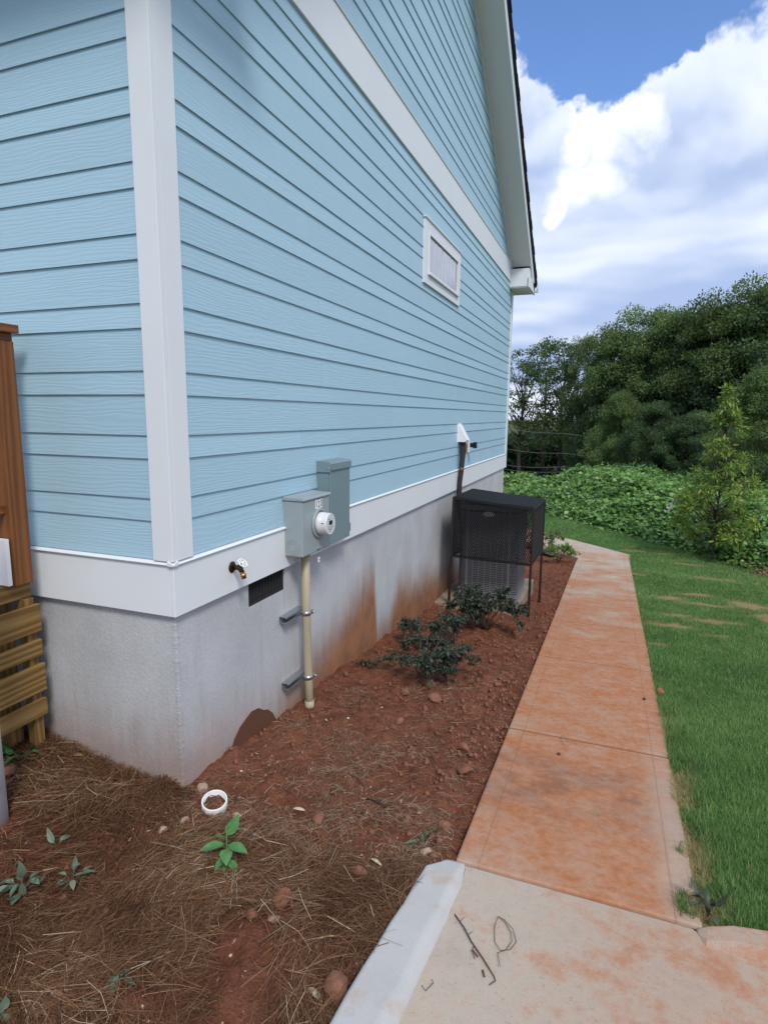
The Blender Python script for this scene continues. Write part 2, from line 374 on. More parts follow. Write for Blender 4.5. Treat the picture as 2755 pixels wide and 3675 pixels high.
def kerb_fn(t, b):
    p = t.pos(); n = t.noise(p, 4.0, 6, 0.65); sp = t.noise(p, 190.0, 2, 0.5)
    c = t.mix(n, (0.41, 0.405, 0.39), (0.51, 0.505, 0.49))
    st = t.step(t.noise(p, 6.5, 5, 0.65), 0.56, 0.76); c = t.mix(t.math('MULTIPLY', st, 0.5), c, (0.42, 0.26, 0.155))
    f = t.math('ADD', 0.90, t.math('MULTIPLY', sp, 0.2)); c = t.mix(1.0, c, t.comb(f, f, f), 'MULTIPLY')
    t.put(b.inputs['Base Color'], c); t.put(b.inputs['Normal'], t.bump(t.math('ADD', sp, n), 0.25, 0.003))
material('kerb_concrete', rough=0.75, fn=kerb_fn)
def soil_fn(t, b):
    p = t.pos(); n1 = t.noise(p, 2.0, 6, 0.6); n2 = t.noise(p, 14.0, 6, 0.65); n3 = t.noise(p, 70.0, 4, 0.65)
    c = t.mix(t.step(n2, 0.3, 0.7), (0.122, 0.043, 0.025), (0.238, 0.088, 0.049))
    c = t.mix(t.math('MULTIPLY', t.step(n1, 0.48, 0.70), 0.6), c, (0.262, 0.108, 0.062))
    c = t.mix(t.math('MULTIPLY', t.step(n3, 0.62, 0.75), 0.5), c, (0.27, 0.145, 0.095))
    c = t.mix(t.math('MULTIPLY', t.step(n3, 0.40, 0.30), 0.5), c, (0.055, 0.024, 0.016))
    t.put(b.inputs['Base Color'], c)
    t.put(b.inputs['Normal'], t.bump(t.math('ADD', n2, t.math('MULTIPLY', n3, 0.6)), 1.0, 0.035))
material('clay_soil', rough=0.95, spec=0.15, fn=soil_fn)
def rock_fn(t, b):
    p = t.pos(); n = t.noise(p, 25.0, 6, 0.65); r = t.rand()
    c = t.mix(t.step(n, 0.3, 0.7), (0.16, 0.062, 0.036), (0.26, 0.115, 0.07))
    c = t.mix(t.math('MULTIPLY', r, 0.4), c, (0.30, 0.185, 0.125))
    t.put(b.inputs['Base Color'], c); t.put(b.inputs['Normal'], t.bump(t.noise(p, 60.0, 5, 0.65), 0.8, 0.008))
material('clay_rock', rough=0.9, spec=0.2, fn=rock_fn)
def ground_fn(t, b):
    p = t.pos(); n = t.noise(p, 0.7, 6, 0.6); n2 = t.noise(p, 9.0, 5, 0.65)
    c = t.mix(t.step(n, 0.35, 0.65), (0.045, 0.085, 0.025), (0.085, 0.10, 0.04)); c = t.mix(t.math('MULTIPLY', n2, 0.4), c, (0.10, 0.06, 0.035))
    t.put(b.inputs['Base Color'], c); t.put(b.inputs['Normal'], t.bump(n2, 0.7, 0.05))
material('rough_ground', rough=0.95, spec=0.1, fn=ground_fn)
def turf_fn(t, b):
    p = t.pos(); dry = t.attr('dry'); n = t.noise(p, 40.0, 4, 0.6)
    g = t.mix(n, (0.040, 0.105, 0.030), (0.075, 0.160, 0.045)); d = t.mix(n, (0.26, 0.165, 0.085), (0.40, 0.285, 0.155))
    t.put(b.inputs['Base Color'], t.mix(dry, g, d)); t.put(b.inputs['Normal'], t.bump(n, 0.8, 0.02))
material('turf', rough=0.95, spec=0.1, fn=turf_fn)
def leafmat(name, stops, trans=0.25, rough=0.5, spec=0.35, dryc=None):
    m = bpy.data.materials.new(name); m.use_nodes = True; t = NT(m.node_tree); nd = m.node_tree.nodes
    b = nd['Principled BSDF']; out = nd['Material Output']
    c = t.ramp(t.attr('tone'), stops)
    if dryc: c = t.mix(t.attr('dry'), c, dryc)
    rn = t.rand(); f = t.math('ADD', 0.86, t.math('MULTIPLY', rn, 0.28)); c = t.mix(1.0, c, t.comb(f, f, f), 'MULTIPLY')
    t.put(b.inputs['Base Color'], c); b.inputs['Roughness'].default_value = rough; b.inputs['Specular IOR Level'].default_value = spec
    tr = t.node('ShaderNodeBsdfTranslucent'); t.put(tr.inputs['Color'], t.mix(1.0, c, (1.2, 1.25, 0.6), 'MULTIPLY'))
    mx = t.node('ShaderNodeMixShader'); mx.inputs[0].default_value = trans
    t.l.new(b.outputs[0], mx.inputs[1]); t.l.new(tr.outputs[0], mx.inputs[2]); t.l.new(mx.outputs[0], out.inputs['Surface'])
    MATS[name] = m; return m
leafmat('oak_leaf', [(0.0, (0.055, 0.095, 0.034)), (0.5, (0.115, 0.180, 0.062)), (0.9, (0.190, 0.260, 0.095)), (1.0, (0.24, 0.29, 0.12))], 0.40)
leafmat('dark_leaf', [(0.0, (0.042, 0.078, 0.038)), (0.6, (0.088, 0.148, 0.066)), (1.0, (0.15, 0.22, 0.09))], 0.38)
leafmat('sapling_leaf', [(0.0, (0.07, 0.14, 0.032)), (0.5, (0.15, 0.25, 0.05)), (0.8, (0.30, 0.36, 0.07)), (1.0, (0.52, 0.48, 0.12))], 0.3)
leafmat('vine_leaf', [(0.0, (0.045, 0.115, 0.03)), (0.5, (0.135, 0.270, 0.064)), (0.9, (0.23, 0.385, 0.105)), (1.0, (0.34, 0.44, 0.22))], 0.3, 0.42)
leafmat('shrub_leaf', [(0.0, (0.022, 0.032, 0.024)), (0.5, (0.050, 0.070, 0.046)), (0.84, (0.10, 0.125, 0.08)), (0.93, (0.075, 0.060, 0.055)), (1.0, (0.13, 0.045, 0.025))], 0.15, 0.5)
leafmat('weed_leaf', [(0.0, (0.075, 0.115, 0.075)), (0.6, (0.13, 0.185, 0.125)), (1.0, (0.28, 0.30, 0.23))], 0.25, 0.6)
leafmat('seedling_leaf', [(0.0, (0.065, 0.19, 0.06)), (1.0, (0.13, 0.30, 0.11))], 0.25, 0.45)
leafmat('grass_blade', [(0.0, (0.070, 0.150, 0.044)), (0.5, (0.150, 0.275, 0.082)), (0.9, (0.25, 0.38, 0.13)), (1.0, (0.28, 0.36, 0.16))], 0.35, 0.5, 0.3, (0.42, 0.31, 0.18))
leafmat('pine_needle', [(0.0, (0.050, 0.022, 0.012)), (0.4, (0.140, 0.066, 0.033)), (0.75, (0.235, 0.128, 0.066)), (0.93, (0.31, 0.215, 0.13)), (1.0, (0.50, 0.41, 0.30))], 0.1, 0.7, 0.2)
leafmat('dry_stalk', [(0.0, (0.16, 0.085, 0.05)), (0.6, (0.36, 0.25, 0.16)), (1.0, (0.62, 0.52, 0.38))], 0.1, 0.75, 0.2)
def bark_fn(c1, c2):
    def fn(t, b):
        p = t.pos(); n = t.noise(t.mapping(p, scale=(9, 9, 2)), 1.5, 5, 0.65)
        t.put(b.inputs['Base Color'], t.mix(n, c1, c2)); t.put(b.inputs['Normal'], t.bump(n, 0.8, 0.03))
    return fn
material('bark', rough=0.9, spec=0.15, fn=bark_fn((0.035, 0.028, 0.022), (0.10, 0.085, 0.068)))
material('twig', rough=0.85, spec=0.2, fn=bark_fn((0.06, 0.045, 0.032), (0.17, 0.125, 0.085)))
def wood_fn(c1, c2, c3, along):
    sc = {'y': (7, 0.55, 7), 'z': (7, 7, 0.5)}[along]
    def fn(t, b):
        p = t.pos(); r = t.rand()
        q = t.vmath('ADD', t.mapping(p, scale=sc), t.comb(t.math('MULTIPLY', r, 9.0), t.math('MULTIPLY', r, 5.0), t.math('MULTIPLY', r, 17.0)))
        wv = t.node('ShaderNodeTexWave', wave_type='RINGS', rings_direction='Y' if along == 'y' else 'Z', wave_profile='SIN')
        t.put(wv.inputs['Vector'], q); wv.inputs['Scale'].default_value = 1.6; wv.inputs['Distortion'].default_value = 9.0; wv.inputs['Detail'].default_value = 2.5; wv.inputs['Detail Scale'].default_value = 0.8
        c = t.mix(wv.outputs['Fac'], c1, c2); c = t.mix(t.math('MULTIPLY', t.step(t.noise(q, 1.4, 5, 0.65), 0.5, 0.75), 0.6), c, c3)
        t.put(b.inputs['Base Color'], c); t.put(b.inputs['Normal'], t.bump(t.math('ADD', wv.outputs['Fac'], t.noise(t.mapping(q, scale=(6, 6, 6)), 2.0, 3, 0.6)), 0.3, 0.003))
    return fn
material('treated_pine', rough=0.7, spec=0.25, fn=wood_fn((0.30, 0.185, 0.065), (0.165, 0.088, 0.026), (0.235, 0.16, 0.06), 'y'))
material('treated_pine_upright', rough=0.7, spec=0.25, fn=wood_fn((0.30, 0.185, 0.065), (0.175, 0.095, 0.03), (0.235, 0.16, 0.06), 'z'))
material('stained_wood', rough=0.5, spec=0.4, fn=wood_fn((0.235, 0.088, 0.024), (0.165, 0.054, 0.014), (0.075, 0.024, 0.009), 'z'))
material('stained_wood_rail', rough=0.5, spec=0.4, fn=wood_fn((0.235, 0.088, 0.024), (0.165, 0.054, 0.014), (0.075, 0.024, 0.009), 'y'))
material('galvanized', (0.42, 0.45, 0.47), 0.38, 0.85, fn=paint((0.42, 0.45, 0.47), 0.38, 0.12, 0.2, 40, 0.85))
material('grey_enamel', fn=paint((0.305, 0.355, 0.375), 0.42, 0.05, 0.08, 90, dirt=((0.22, 0.20, 0.17), 0.25)))
material('grey_enamel_dark', fn=paint((0.185, 0.262, 0.285), 0.42, 0.06, 0.08, 90, dirt=((0.15, 0.16, 0.15), 0.25)))
material('meter_plastic', fn=paint((0.66, 0.68, 0.70), 0.3, 0.03, 0.03, 60, dirt=((0.40, 0.34, 0.28), 0.35)))
material('meter_face', (0.62, 0.64, 0.67), 0.35)
material('lcd', (0.012, 0.016, 0.022), 0.2)
material('print_grey', (0.10, 0.11, 0.13), 0.6)
material('ink', (0.012, 0.012, 0.014), 0.6)
material('sticker', (0.82, 0.82, 0.84), 0.5)
material('pvc_beige', fn=paint((0.40, 0.345, 0.235), 0.5, 0.14, 0.1, 40, dirt=((0.27, 0.17, 0.09), 0.6)))
material('pvc_white', fn=paint((0.78, 0.78, 0.77), 0.4, 0.04, 0.05, 40, dirt=((0.42, 0.28, 0.20), 0.5)))
material('bronze', (0.075, 0.035, 0.022), 0.4, 0.8)
material('brass', (0.62, 0.33, 0.12), 0.3, 1.0)
material('white_metal', (0.80, 0.81, 0.82), 0.4)
material('cast_iron', fn=paint((0.018, 0.019, 0.022), 0.6, 0.2, 0.3, 40))
material('void', (0.012, 0.012, 0.013), 0.9)
material('black_paint', fn=paint((0.006, 0.0065, 0.008), 0.55, 0.15, 0.15, 80, spec=0.12))
material('leg_paint', fn=paint((0.022, 0.014, 0.012), 0.5, 0.2, 0.2, 60, dirt=((0.10, 0.035, 0.02), 0.6)))
material('condenser_grey', fn=paint((0.19, 0.195, 0.21), 0.45, 0.06, 0.1, 80, dirt=((0.20, 0.13, 0.09), 0.3)))
material('coil_dark', (0.028, 0.03, 0.034), 0.6, 0.3)
material('foam_black', fn=paint((0.028, 0.024, 0.030), 0.8, 0.2, 0.5, 60))
material('copper_dull', (0.20, 0.095, 0.05), 0.5, 0.7)
material('vinyl_white', fn=paint((0.74, 0.77, 0.80), 0.4, 0.03, 0.05, 50))
material('soffit_paint', fn=paint((0.77, 0.77, 0.74), 0.6, 0.03, 0.05, 50))
material('shingle', fn=paint((0.025, 0.025, 0.027), 0.9, 0.25, 0.8, 90, spec=0.2))
material('bead_mortar', fn=paint((0.50, 0.50, 0.50), 0.9, 0.2, 0.9, 70, dirt=((0.36, 0.27, 0.19), 0.5)))
material('pad_concrete', fn=paint((0.25, 0.20, 0.145), 0.85, 0.2, 0.5, 60, dirt=((0.20, 0.10, 0.05), 0.9)))
material('brown_mud', fn=paint((0.115, 0.046, 0.022), 0.9, 0.12, 0.5, 60, spec=0.2))
material('wire', (0.45, 0.45, 0.47), 0.4, 0.5)
material('quartz', fn=paint((0.36, 0.25, 0.18), 0.8, 0.2, 0.5, 60, dirt=((0.24, 0.10, 0.055), 0.9)))
material('dead_leaf', fn=paint((0.36, 0.20, 0.09), 0.7, 0.15, 0.3, 60))
material('pale_straw', fn=paint((0.62, 0.50, 0.31), 0.7, 0.12, 0.3, 60))
def glass_fn(t, b):
    b.inputs['Base Color'].default_value = (0.10, 0.11, 0.15, 1); b.inputs['Roughness'].default_value = 0.03; b.inputs['Specular IOR Level'].default_value = 1.0
    b.inputs['Coat Weight'].default_value = 1.0; b.inputs['Coat IOR'].default_value = 1.9; b.inputs['Coat Roughness'].default_value = 0.02
    p = t.pos(); t.put(b.inputs['Coat Normal'], t.bump(t.noise(t.mapping(p, scale=(1, 5.0, 0.7)), 2.5, 2, 0.5), 0.30, 0.03))
material('window_glass', fn=glass_fn)
M = MATS

# ================================================================== GROUND
def grid_sheet(name, xs, ys, zf, m, skip=None, attrs=None, lift=0.0):
    X, Y = np.meshgrid(xs, ys, indexing='ij'); Z = zf(X, Y)+lift
    V = np.stack([X, Y, Z], -1).reshape(-1, 3); nx, ny = X.shape
    idx = np.arange(nx*ny).reshape(nx, ny)
    F = np.stack([idx[:-1, :-1], idx[1:, :-1], idx[1:, 1:], idx[:-1, 1:]], -1).reshape(-1, 4)
    if skip is not None:
        cx = (X[:-1, :-1]+X[1:, 1:])/2; cy = (Y[:-1, :-1]+Y[1:, 1:])/2
        F = F[~skip(cx, cy).ravel()]
    at = {k: f(X, Y).ravel() for k, f in (attrs or {}).items()}
    return np_mesh(name, V, F, m, attrs=at, smooth=True)
xs = np.concatenate([-np.geomspace(4, 400, 22)[::-1], np.linspace(-3, 12, 46), np.geomspace(13, 400, 20)])
ys = np.concatenate([-np.geomspace(3.5, 200, 16)[::-1], np.linspace(-3, 22, 60), np.geomspace(23, 500, 24)])
def zfar(X, Y):
    z = zwalk(Y)-0.16-0.02*np.clip(X-2.2, 0, 8)*sstep(Y, 6, 10)
    return z-0.6*sstep(Y, 14, 30)+0.12*(fbm(X*0.3, Y*0.3, 41)-0.5)
tag(grid_sheet('ground', xs, ys, zfar, M['rough_ground']), kind='structure')

# planting bed of red clay along the house
bx = np.concatenate([np.linspace(-3.2, -1.0, 40), np.linspace(-0.98, 1.30, 190)])
by = np.concatenate([np.linspace(-2.8, -1.0, 40), np.linspace(-0.985, 3.0, 300), np.linspace(3.03, 12.2, 220)])
bed = grid_sheet('planting_bed', bx, by, zbed, M['clay_soil'], skip=lambda x, y: ((x < -0.12) & (y > 0.12) & (y < 8.6)) | ((x > 1.335) & (y > 0)) | ((x > 1.20) & (y < 0.0)) | ((y > 9.35) & (x > 0.6)) )
tag(bed, kind='structure')

# mown lawn sheet
def dryness(X, Y):
    d = np.full_like(np.asarray(X, float), -1.0)
    for cx, cy, rx, ry in [(2.62, 6.45, .26, .16), (3.0, 6.2, .34, .13), (3.02, 6.9, .26, .14), (3.55, 6.5, .32, .3), (3.75, 5.75, .36, .34), (2.50, 4.86, .26, .12), (2.62, 5.42, .2, .09), (2.95, 5.25, .30, .10), (2.92, 4.62, .15, .06), (2.33, 4.0, .12, .06), (3.45, 8.6, .4, .15), (2.3, 8.2, .16, .16), (3.3, 10.0, .35, .12), (2.6, 10.8, .5, .08)]:
        wx = 0.10*(fbm(np.asarray(X)*7, np.asarray(Y)*7, 51)-0.5)*2
        d = np.maximum(d, 1-np.sqrt(((X-cx+wx)/rx)**2+((Y-cy+wx)/ry)**2))
    d = sstep(d+.9*(fbm(np.asarray(X)*11, np.asarray(Y)*11, 53)-.5), -0.25, 0.55)*0.8
    edge = sstep(X, 2.36, 2.20)*sstep(Y, 2.6, 1.2)*sstep(fbm(np.asarray(X)*9, np.asarray(Y)*5, 57), 0.42, 0.6)*0.85
    return np.maximum(d, edge)
lx = np.concatenate([np.linspace(-2.5, 2.15, 30), np.linspace(2.19, 5, 80), np.linspace(5.1, 9, 20)])
ly = np.concatenate([np.linspace(0.08, 12, 240), np.linspace(12.1, 16.5, 40)])
lawn = grid_sheet('lawn', lx, ly, zlawn, M['turf'], skip=lambda x, y: ((x < 2.2) & (y < 10.1)) | ((x < 1.6) & (y < 11.5-(x+0.5)*0.62)), attrs={'dry': dryness})
tag(lawn, kind='structure')

# ================================================================== PAVEMENT
walk = empty('walkway', (1.75, 4.0, -1.5)); tag(walk, kind='structure')
def slab(poly, m, parent, name='slab', thick=0.11, bevel=0.012, zadd=0.0):
    o = Vector(parent.location) if parent else Vector((0, 0, 0))
    b = MB(); n = len(poly)
    top = [(x-o.x, y-o.y, float(zwalk(y))+zadd-o.z) for x, y in poly]; bot = [(x, y, z-thick) for x, y, z in top]
    b.add(top+bot, [tuple(range(n)), tuple(range(n, 2*n))[::-1]]+[((i+1) % n, i, n+i, n+(i+1) % n) for i in range(n)])
    return b.build(name, m, parent, bevel, 2)
joints = [0.065, 1.44, 3.02, 4.38, 5.92, 7.40, 8.85]
g = 0.007
for a, b_ in zip(joints[:-1], joints[1:]):
    slab([(1.30, a+g), (2.21, a+g), (2.21, b_-g), (1.30, b_-g)], M['walk_concrete'], walk)
slab([(1.30, 8.85+g), (2.21, 8.85+g), (2.22, 9.7), (2.24, 10.30), (1.32, 9.42)], M['walk_concrete'], walk)
slab([(1.31, 9.435), (2.235, 10.315), (1.35, 11.20), (0.45, 10.32)], M['walk_concrete'], walk)
slab([(0.44, 10.335), (1.335, 11.21), (0.35, 12.15), (-0.55, 11.28)], M['walk_concrete'], walk)
slab([(-0.56, 11.295), (0.335, 12.16), (-1.2, 13.6), (-2.1, 12.75)], M['walk_concrete'], walk)
land = empty('landing_pavement', (1.75, -1.0, -1.1)); tag(land, kind='structure')
slab([(1.30, 0.055), (1.30, -1.30), (2.6, -1.30), (2.6, -0.03), (2.21, 0.02), (2.17, 0.055)], M['landing_concrete'], land, bevel=0.012, zadd=0.004)
slab([(2.608, -0.03), (2.608, -1.30), (4.2, -1.30), (4.2, -0.03)], M['landing_concrete'], land, bevel=0.012, zadd=0.004)
slab([(1.22, -1.31), (1.18, -2.6), (2.6, -2.6), (2.6, -1.31)], M['landing_concrete'], land, bevel=0.012, zadd=0.004)
slab([(2.608, -1.31), (2.608, -2.6), (4.2, -2.6), (4.2, -1.31)], M['landing_concrete'], land, bevel=0.012, zadd=0.004)
def kerb(rows, m='kerb_concrete'):   # rows of (outer xy, inner-top xy, inner-bottom xy, height)
    jr = np.random.default_rng(len(rows)); fine = []
    for (o0, i0, b0, h0), (o1, i1, b1, h1) in zip(rows[:-1], rows[1:]):
        nseg = max(1, int(math.hypot(o1[0]-o0[0], o1[1]-o0[1])/.09))
        for q in range(nseg):
            f_ = q/nseg; L2 = lambda a_, c_: (a_[0]+(c_[0]-a_[0])*f_+jr.normal(0, .0022), a_[1]+(c_[1]-a_[1])*f_+jr.normal(0, .0010))
            fine.append((L2(o0, o1), L2(i0, i1), L2(b0, b1), h0+(h1-h0)*f_+jr.normal(0, .0012)))
    fine.append(rows[-1]); rows = fine
    b = MB(); v = []
    for o, it, ib, h in rows:
        zo, zi, zb = (float(zwalk(p[1])) for p in (o, it, ib))
        v += [(o[0], o[1], zo-0.12), (o[0], o[1], zo+h), (it[0], it[1], zi+h), (ib[0], ib[1], zb+0.002), (ib[0], ib[1], zb-0.1)]
    n = len(rows); f = [(i*5+k, i*5+k+1, (i+1)*5+k+1, (i+1)*5+k) for i in range(n-1) for k in range(4)]
    f += [tuple(range(5))[::-1], tuple((n-1)*5+k for k in range(5))]
    b.add(v, f, False); o = b.build('kerb', M[m], None, 0.018, 4); tag(o, kind='structure'); return o
kerb([((1.262, 0.050), (1.345, 0.050), (1.362, 0.050), 0.012), ((1.250, 0.01), (1.345, 0.022), (1.364, 0.03), 0.026), ((1.208, -0.05), (1.338, -0.08), (1.362, -0.08), 0.036), ((1.182, -0.38), (1.315, -0.40), (1.350, -0.40), 0.038), ((1.150, -0.80), (1.287, -0.80), (1.326, -0.80), 0.040), ((1.05, -2.6), (1.19, -2.6), (1.235, -2.6), 0.045)])
kerb([((2.185, 0.060), (2.180, 0.040), (2.178, 0.02), 0.004), ((2.225, 0.075), (2.205, -0.005), (2.205, -0.035), 0.012), ((2.31, 0.115), (2.30, 0.03), (2.30, -0.05), 0.018), ((2.45, 0.135), (2.45, 0.035), (2.45, -0.05), 0.022), ((4.2, 0.15), (4.2, 0.05), (4.2, -0.04), 0.022)], 'landing_concrete')

# ================================================================== HOUSE
house = empty('house', (0, 0, -1.1))
tag(house, 'pale blue lap-sided house with white trim on a grey parged foundation', 'house')
HO = Vector(house.location)
class HB(MB):     # same, but stored relative to the house origin
    def build(s, name, m, parent=None, bevel=0.0, seg=2):
        s.v = [(p[0]-HO.x, p[1]-HO.y, p[2]-HO.z) for p in s.v]
        return MB.build(s, name, m, parent if parent is not None else house, bevel, seg)
S = 0.03                       # sheathing plane set back from the water-table corner
YE = 8.86                      # far end of the side wall
XW = -7.0                      # far end of the front wall
RW = lambda d, y, z: (-S+d, y, z)          # side wall, d outward
FW = lambda d, x, z: (x, S-d, z)           # front wall, d outward
ridge_y = YE/2
def zs(y):                     # underside of rake soffit
    return 3.147+0.668*(8.622-np.maximum(y, YE-y)) if False else 3.147+0.668*(8.622-(y if y > ridge_y else YE-y))
# core behind the boards
core = HB()
core.prism([(S+0.002, -0.24), (YE, -0.24), (YE, 3.0), (YE, zs(YE)), (ridge_y, zs(ridge_y)), (S+0.002, zs(S))], lambda y, z, t: (t, y, z), XW, -S-0.002)
core.build('sheathing', M['siding_paint'])
# foundation with the vent opening left out
fx = -0.036
def found_face(b):
    rects = [(-0.0, 0.632, -2.6, -0.2), (1.02, YE-0.03, -2.6, -0.2), (0.632, 1.02, -2.6, -0.392)]
    for y0, y1, z0, z1 in rects:
        y0 = max(y0, 0.036)
        b.add([(fx, y0, z0), (fx, y1, z0), (fx, y1, z1), (fx, y0, z1)], [(0, 1, 2, 3)])
    q = [(fx, .632, -.392), (fx, 1.02, -.392), (fx, 1.02, -.2), (fx, .632, -.2)]
    p = [(fx-.11, y, z) for _, y, z in q]
    b.add(q+p, [(0, 1, 5, 4), (1, 2, 6, 5), (3, 0, 4, 7)])
    b.add([(fx, 0.036, -2.6), (XW, 0.036, -2.6), (XW, 0.036, -0.2), (fx, 0.036, -0.2)], [(0, 3, 2, 1)])
    b.add([(fx, YE-.03, -2.6), (XW, YE-.03, -2.6), (XW, YE-.03, -.2), (fx, YE-.03, -.2)], [(0, 1, 2, 3)])
    return b
foundation = found_face(HB()).build('foundation', M['parged_block'])
cb = HB()
for i in range(60):
    za = -1.3+i*.0175; o_ = .0035+.002*((i*7) % 5)/5; wq = .012+.006*((i*11) % 7)/7
    cb.box(fx-wq, fx+o_, .036-o_, .036+wq, za, za+.0172)
cb.build('corner_bead', M['parged_block'], foundation, .002)
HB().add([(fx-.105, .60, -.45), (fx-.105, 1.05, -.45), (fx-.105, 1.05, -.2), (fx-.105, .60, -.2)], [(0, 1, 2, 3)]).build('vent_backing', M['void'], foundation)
vent = HB().box(fx-.03, fx-.006, .634, 1.018, -.392, -.378).box(fx-.03, fx-.006, .634, .648, -.378, -.25).box(fx-.03, fx-.006, 1.004, 1.018, -.378, -.25).build('foundation_vent', M['cast_iron'], None)
for i in range(11):
    y = .668+i*.0325
    HB().add([(fx-.028, y-.007, -.378), (fx-.006, y+.001, -.378), (fx-.006, y+.006, -.378), (fx-.028, y-.001, -.378), (fx-.028, y-.007, -.247), (fx-.006, y+.001, -.247), (fx-.006, y+.006, -.247), (fx-.028, y-.001, -.247)], [(0, 3, 2, 1), (4, 5, 6, 7), (0, 1, 5, 4), (1, 2, 6, 5), (2, 3, 7, 6), (3, 0, 4, 7)]).build('vent_slat', M['cast_iron'], vent)
for y, z0 in [(.70, -.33), (.735, -.31), (.77, -.29)]:
    HB().box(fx-.034, fx-.030, y-.006, y+.008, z0-.04, z0+.05).build('vent_tab', M['galvanized'], vent)
# exposed brown patch on the foundation near the ground
pv = [(.415, -1.16), (.46, -1.085), (.515, -1.043), (.575, -1.022), (.631, -1.006), (.66, -1.012), (.703, -1.020), (.76, -1.060), (.80, -1.075), (.853, -1.122), (.90, -1.20), (.66, -1.21)]
n = len(pv)
HB().add([(fx+.004, y, z) for y, z in pv]+[(fx-.004, y, z) for y, z in pv], [tuple(range(n))]+[((i+1) % n, i, n+i, n+(i+1) % n) for i in range(n)]).build('bare_patch', M['brown_mud'], foundation)
# water table boards and drip cap
HB().box(-S, -S+.022, S-.022, 4.9, -.245, -.004).build('water_table_board', M['trim_paint'], None, .002)
HB().box(-S, -S+.022, 4.903, YE, -.245, -.004).build('water_table_board', M['trim_paint'], None, .002)
HB().box(XW, -S-.0015, S-.022, S, -.245, -.004).build('water_table_board', M['trim_paint'], None, .002)
cap = [(0, -.004), (.031, -.004), (.033, 0.0), (.030, .004), (0, .016)]
HB().prism(cap, lambda d, z, t: RW(d, t, z), S-.036, YE).build('drip_cap', M['trim_paint'])
HB().prism(cap, lambda d, z, t: FW(d+.0006, t, z), XW, -S+.0336).build('drip_cap', M['trim_paint'])
# corner boards
HB().box(-S-.083, -S+.0285, S-.0285, S, .014, 2.90).build('corner_board', M['trim_paint'], None, .002)
HB().box(-S, -S+.028, S+.0015, S+.112, .014, 2.91).build('corner_board', M['trim_paint'], None, .002)
HB().box(-S, -S+.028, YE-.10, YE+.005, .014, 2.91).build('corner_board', M['trim_paint'], None, .002)
HB().box(-S-.09, -S+.026, YE+.0055, YE+.03, -.245, 2.90).build('corner_board', M['trim_paint'], None, .002)
# lap siding, alternate seven and four inch courses
rng = random.Random(3)
def courses(z0, ztop):
    z = z0; k = 0; out = []
    while z < ztop-0.01:
        e = 0.1778 if k % 2 == 0 else 0.1016
        out.append((z, min(z+e, ztop))); z += e; k += 1
    return out
def board(wall, a0, a1, z0, z1, b0=None, b1=None):
    """a: ends at the bottom edge, b: ends at the top edge"""
    b0 = a0 if b0 is None else b0; b1 = a1 if b1 is None else b1
    h = z1-z0; ov = 0.014
    w0 = rng.uniform(-.0006, .0006); dq = rng.uniform(-.0008, .0008)
    dbo, dbi, dto, dti = .0165+dq, .0076+dq, .0072, .0004
    v = [wall(dbi, a0, z0+w0), wall(dbo, a0, z0+w0), wall(dto, b0, z1+ov), wall(dti, b0, z1+ov),
         wall(dbi, a1, z0-w0), wall(dbo, a1, z0-w0), wall(dto, b1, z1+ov), wall(dti, b1, z1+ov)]
    f = [(0, 1, 2, 3), (7, 6, 5, 4), (1, 5, 6, 2), (0, 4, 5, 1), (3, 2, 6, 7), (0, 3, 7, 4)]
    if wall is FW: f = [q[::-1] for q in f]
    HB().add(v, f).build('siding_board', M['siding_paint'])
def run(wall, a0, a1, z0, z1, k, seams=True):
    cuts = [a0]
    if seams:
        p = a0+(1.3 if k % 3 == 0 else 2.6 if k % 3 == 1 else 3.55)+rng.uniform(-.25, .25)
        while p < a1-0.5: cuts.append(p); p += 3.66
    cuts.append(a1)
    for c0, c1 in zip(cuts[:-1], cuts[1:]): board(wall, c0+(.0013 if c0 != a0 else 0), c1-(.0013 if c1 != a1 else 0), z0, z1)
WIN = (3.65, 5.045, 1.93, 2.515)
for k, (z0, z1) in enumerate(courses(.015, 2.90)):
    if z1 > 2.00 and z0 < 2.41:
        run(RW, S+.113, 3.70, z0, z1, k); run(RW, 5.0, YE-.101, z0, z1, k)
    else: run(RW, S+.113, YE-.101, z0, z1, k)
for k, (z0, z1) in enumerate(courses(.015, 2.90)):
    run(FW, -3.6, -S-.084, z0, z1, k, seams=False); run(FW, XW, -3.603, z0, z1, k, seams=False)
# belly band with cap strip, then the gable siding
HB().box(-S, -S+.026, S, 5.45, 2.905, 3.205).build('band_board', M['trim_paint'], None, .002)
HB().box(-S, -S+.026, 5.453, YE, 2.905, 3.205).build('band_board', M['trim_paint'], None, .002)
HB().prism([(0, 3.205), (.034, 3.205), (.034, 3.210), (0, 3.224)], lambda d, z, t: RW(d, t, z), S+.2, YE-.2).build('band_cap', M['soffit_paint'])
def yr(z): return 8.622-(z-3.147)/0.668
for k, (z0, z1) in enumerate(courses(3.222, 5.90)):
    zt = min(z1+.014, 5.9)
    a1, b1 = yr(z0)-.03, yr(zt)-.03; a0, b0 = YE-a1, YE-b1
    if b1-b0 < .25: continue
    sp = (a0+a1)/2+((k*0.77) % 2.0-1.0)*min(1.0, (b1-b0)/4)
    board(RW, a0, sp-.0007, z0, z1, b0, sp-.0007); board(RW, sp+.0007, a1, z0, z1, sp+.0007, b1)
